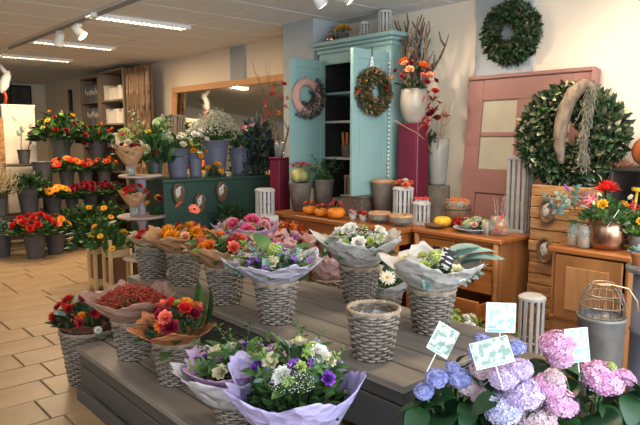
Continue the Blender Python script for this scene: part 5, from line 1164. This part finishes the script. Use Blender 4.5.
fb(3.16, 8.50, 0, 'g', .95, 'rightmost grey bucket on the tiles', 'tall green bunch with one yellow bud right of the floor buckets', LV + [('fol_lime', 1, .7, 0, 0, .02), ('mum_yellow', 2, .05, .3, .8, .03)], .28, .28, 65)
fb(3.48, 8.55, 0, 'g', .95, 'grey floor bucket half hidden behind the pine crates', 'sparse green leaves with small yellow blooms behind the crates', LV + [('daisy_gold', 4, .05, .4, 1, .02)], .24, .28, 66)
fb(2.12, 8.86, .50, 'gs', 1, 'grey bucket of dried grasses on the lowest step', 'fuzzy dried grasses and pale stems at the left frame edge', [('fol_fine', 1, 1.1, 0, 0, 0), ('fol_fine', 1, .9, 0, 0, .1), ('breath_straw', 1, 1, 0, 0, .05)], .26, .34, 67)
fb(2.50, 8.86, .50, 'g', 1, 'tall grey bucket of dark leaves on the lowest step', 'dark glossy leaves fanned out from the lowest step', [('fol_long', 1, 1, 0, 0, 0), ('fol_dark', 1, 1, 0, 0, 0), ('leaf_wide', 12, .18, .2, 1.1, .02)], .30, .2, 68)
fb(2.83, 8.86, .50, 'gs', 1, 'grey bucket of yellow daisies on the lowest step', 'bright yellow daisies on the lowest step', LV + [('daisy_gold', 14, .062, .2, 1, .02), ('daisy_yellow', 8, .06, .2, 1, .02)], .22, .09, 69)
fb(3.10, 8.90, .50, 'gs', .8, 'small grey bucket of dim red buds on the lowest step', 'dim red buds between the yellow and wine-red bunches', LV + [('rose_wine', 6, .04, .2, .9, .02)], .14, .10, 70)
fb(3.37, 8.90, .50, 'gs', 1, 'grey bucket of wine-red chrysanthemums on the lowest step', 'wine-red chrysanthemums spread flat on the lowest step', LV + [('mum_wine', 18, .06, .1, 1, .02), ('rose_red', 3, .04, .5, 1, .02)], .30, .09, 71)
fb(3.68, 8.92, .50, 'gs', .9, 'grey bucket at the right end of the lowest step', 'small red-brown flowers at the right end of the lowest step', LV + [('rose_wine', 6, .04, .2, .9, .02)], .16, .14, 72)
bucket((2.88, 9.40, .82), 'empty large grey bucket on the middle step', 'g', 1.05)
fb(3.21, 9.38, .82, 'gs', 1, 'grey bucket of orange-red gerberas on the middle step', 'orange-red gerberas with dark eyes on the middle step', LV + [('daisy_orange', 8, .075, .2, 1, .03), ('daisy_red', 10, .07, .2, 1, .02)], .26, .14, 73)
fb(3.50, 9.40, .82, 'gs', 1, 'grey bucket of small red blooms on the middle step', 'small rust-red blooms in the middle of the middle step', LV + [('rose_coral', 8, .045, .2, 1, .01), ('rose_red', 5, .04, .2, 1, .01)], .17, .10, 74)
fb(3.80, 9.40, .82, 'gs', 1, 'grey bucket at the right end of the middle step', 'orange blooms at the right end of the middle step', LV + [('rose_orange', 7, .05, .2, 1, .02), ('rose_coral', 3, .04, .3, 1, .02)], .18, .12, 75)
fb(3.30, 9.85, 1.15, 'g', 1.1, 'large dark bucket of the big red and green bunch on the top step', 'big bushy bunch of red buds and green leaves on the top step', [('fol_dark', 1, 1.05, 0, 0, -.06), ('fol', 1, 1.0, 0, 0, .0), ('fol_dark', 1, .95, 0, 0, .05), ('rose_wine', 14, .045, .2, 1.05, .0), ('rose_red', 9, .042, .4, 1.05, -.02), ('rose_yellow', 4, .04, .1, .8, .04), ('rose_lime', 7, .042, .3, 1, .02), ('leaf_wide', 18, .16, .2, 1.1, .04)], .42, .40, 76)
fb(3.88, 9.85, 1.15, 'g', .95, 'grey bucket of orange tulips on the top step', 'orange tulips with green leaves on the top step', [('fol', 1, 1.1, 0, 0, 0), ('fol_dark', 1, 1.15, 0, 0, -.04), ('tulip_orange', 8, .055, .3, 1, .05), ('tulip_red', 5, .055, .3, 1, .03), ('leaf_wide', 8, .15, .3, 1, .02), ('rose_red', 2, .06, .9, 1, -.1)], .28, .26, 77)
# pale partition with the bird figure, shelf unit, bamboo screen
pn = thing('pale_partition', 'plain cream partition panel at the far left', 'partition', (2.58, 10.25, 0))
part('panel', cbox(0, .48, 0, .06, 0, 2.03), m_cream, pn); part('cap', cbox(-.01, .49, -.01, .07, 2.03, 2.06), m_white, pn)
part('side_board', cbox(-.16, 0, -.06, .06, 0, 1.85), m_rustic, pn)
bi = thing('bird_figure', 'white stork figure with orange legs on the cream partition', 'figure', (2.60, 10.27, 2.06))
part('body', grid(14, 10, lambda u, v: (.11 * math.sin(PI * min(1, v * .96 + .02)) ** .7 * math.cos(6.28 * u) * .7, .10 * math.sin(PI * min(1, v * .96 + .02)) ** .7 * math.sin(6.28 * u) * .7, .36 * v), True), m_white, bi, (0, 0, .17), (0, .35, 0), True)
part('wing', ball(.5, 12, 8), m_dark, bi, (.10, -.03, .33), (0, 1.0, 0), True, (.09, .05, .26)); part('neck', tube([(.08, 0, .48), (.03, 0, .54), (.0, 0, .60)], [.04, .03, .03], 8), m_white, bi, smooth=True)
mo = M('orange_paint', (.80, .10, .03), rough=.4)
for s in (-1, 1): part('leg', tube([(.03, s * .025, .20), (.06, s * .025, .12), (.04, s * .025, 0)], .017, 7), mo, bi, smooth=True)
part('beak', tube([(0, 0, .58), (-.10, 0, .55)], [.018, .004], 7), mo, bi, smooth=True)
twigs((2.78, 9.95, 1.36), 'bare branch with faded leaves in front of the cream partition', 3, .50, .25, 21, m_twig, 5, .007, ([('sprig_euc', 5, .14, .3, 1, .1)], .15, .5, 0, (0, 0), 3))
bucket((2.78, 9.95, 1.15), 'small bucket of bare branches before the cream partition', 'gs', .8)
def shelf_unit(y0, y1, zt, label, shelves, fillseed):
    t = thing('brown_bookcase', label, 'bookcase', (4.06, y0, 0)); W2 = y1 - y0
    mb_ = wood('bookcase_wood', (.15, .11, .075), (.22, .165, .115), 'Z')
    part('side_panel', cbox(0, .38, 0, .04, 0, zt), mb_, t); part('side_panel', cbox(0, .38, W2 - .04, W2, 0, zt), mb_, t); part('top', cbox(-.01, .38, 0, W2, zt, zt + .03), mb_, t); part('back_panel', cbox(.36, .38, .04, W2 - .04, 0, zt), m_dark, t)
    for z in shelves: part('shelf_board', cbox(0, .36, .04, W2 - .04, z - .03, z), mb_, t)
shelf_unit(9.16, 10.12, 2.60, 'brown bookcase with rows of white boxes next to the bamboo screen', (1.0, 1.40, 1.78, 2.16), 1)
shelf_unit(10.16, 10.95, 2.55, 'brown bookcase farther left with grey files', (1.0, 1.40, 1.78, 2.16), 2)
rnd = random.Random(4); k = 0
for z in (1.40, 1.78, 2.16):
    y = 9.22
    while y < 9.98:
        wd_ = rnd.choice((.09, .11, .13)); h_ = rnd.uniform(.17, .24)
        b_ = thing('storage_box', ['white', 'pale grey', 'cream'][k % 3] + ' box, number %s from the right on the %s bookcase shelf' % (['one', 'two', 'three', 'four', 'five', 'six', 'seven', 'eight', 'nine'][int((y - 9.22) / .1) % 9], {1.40: 'lowest visible', 1.78: 'middle', 2.16: 'upper'}[z]), 'box', (4.10, y, z), 0, 'white boxes in the bookcase')
        mt = [M('box_white', (.62, .58, .52), rough=.7), M('box_grey', (.52, .49, .45), rough=.7), M('box_cream', (.60, .54, .44), rough=.7)][k % 3]
        part('carton', cbox(0, .2, 0, wd_ - .01, 0, h_ - .03, .003), mt, b_); part('lid', cbox(-.004, .204, -.003, wd_ - .007, h_ - .03, h_, .003), mt, b_); y += wd_ + rnd.choice((.0, .0, .03)); k += 1
k = 0
for z in (1.40, 1.78, 2.16):
    y = 10.22
    while y < 10.8:
        wd_ = rnd.choice((.06, .08)); h_ = rnd.uniform(.22, .29)
        b_ = thing('box_file', ['dark grey', 'grey-green', 'slate'][k % 3] + ' file, %s from the right on the %s far bookcase shelf' % (['first', 'second', 'third', 'fourth', 'fifth', 'sixth', 'seventh', 'eighth', 'ninth', 'tenth'][min(9, int((y - 10.2) / .07))], {1.40: 'lowest', 1.78: 'middle', 2.16: 'upper'}[z]), 'file', (4.10, y, z), 0, 'files in the far bookcase')
        part('cover', cbox(0, .22, 0, wd_ - .008, 0, h_, .003), [M('file_grey', (.10, .10, .10), rough=.6), M('file_green', (.10, .12, .10), rough=.6), M('file_slate', (.14, .15, .17), rough=.6)][k % 3], b_); part('spine_label', cbox(-.002, 0, .012, wd_ - .02, h_ * .5, h_ * .8, .0005), M('box_white', (.62, .58, .52)), b_); y += wd_; k += 1
bs = thing('bamboo_screen', 'screen of upright brown bamboo poles beside the bookcase', 'screen', (4.10, 8.42, 0))
part('backing', cbox(.06, .09, 0, .70, 0, 2.62), m_bark, bs); rnd = random.Random(6); m_bam = M('bamboo', (.075, .04, .02), (.33, .21, .12), .5, 22, (1, 1, .3), .3, detail=8, contrast=(.35, .62))
for k in range(8):
    r_ = rnd.uniform(.029, .038); y = .04 + k * .089; pr = []; z = 0
    while z < 2.4: pr += [(r_, z), (r_ * .98, z + .2), (r_ * 1.16, z + .21), (r_ * .98, z + .22)]; z += rnd.uniform(.24, .36)
    pr.append((r_, 2.62 + rnd.uniform(-.06, .02))); part('bamboo_pole', lathe(pr, 10), m_bam, bs, (.02 + rnd.uniform(-.02, .008), y, 0), (rnd.uniform(-.006, .006), 0, 0), True)
# small wall cupboard and picture far away
wp_ = thing('wall_picture', 'narrow dark picture on the far cream wall', 'picture', (XW - .03, 12.45, 1.75)); part('frame', cbox(0, .03, 0, .16, 0, .75), m_dark, wp_); part('print', cbox(-.004, 0, .03, .13, .05, .70, .001), M('picture_print', (.10, .07, .05), (.20, .14, .10), .6, 9), wp_)
gpn = thing('notice_panel', 'small dark green panel on the wall beside the far bookcase', 'panel', (XW - .03, 11.35, 1.95)); part('board', cbox(0, .03, 0, .14, 0, .32), m_green, gpn); part('pin_strip', cbox(-.004, 0, .02, .12, .26, .30, .001), m_stone, gpn)
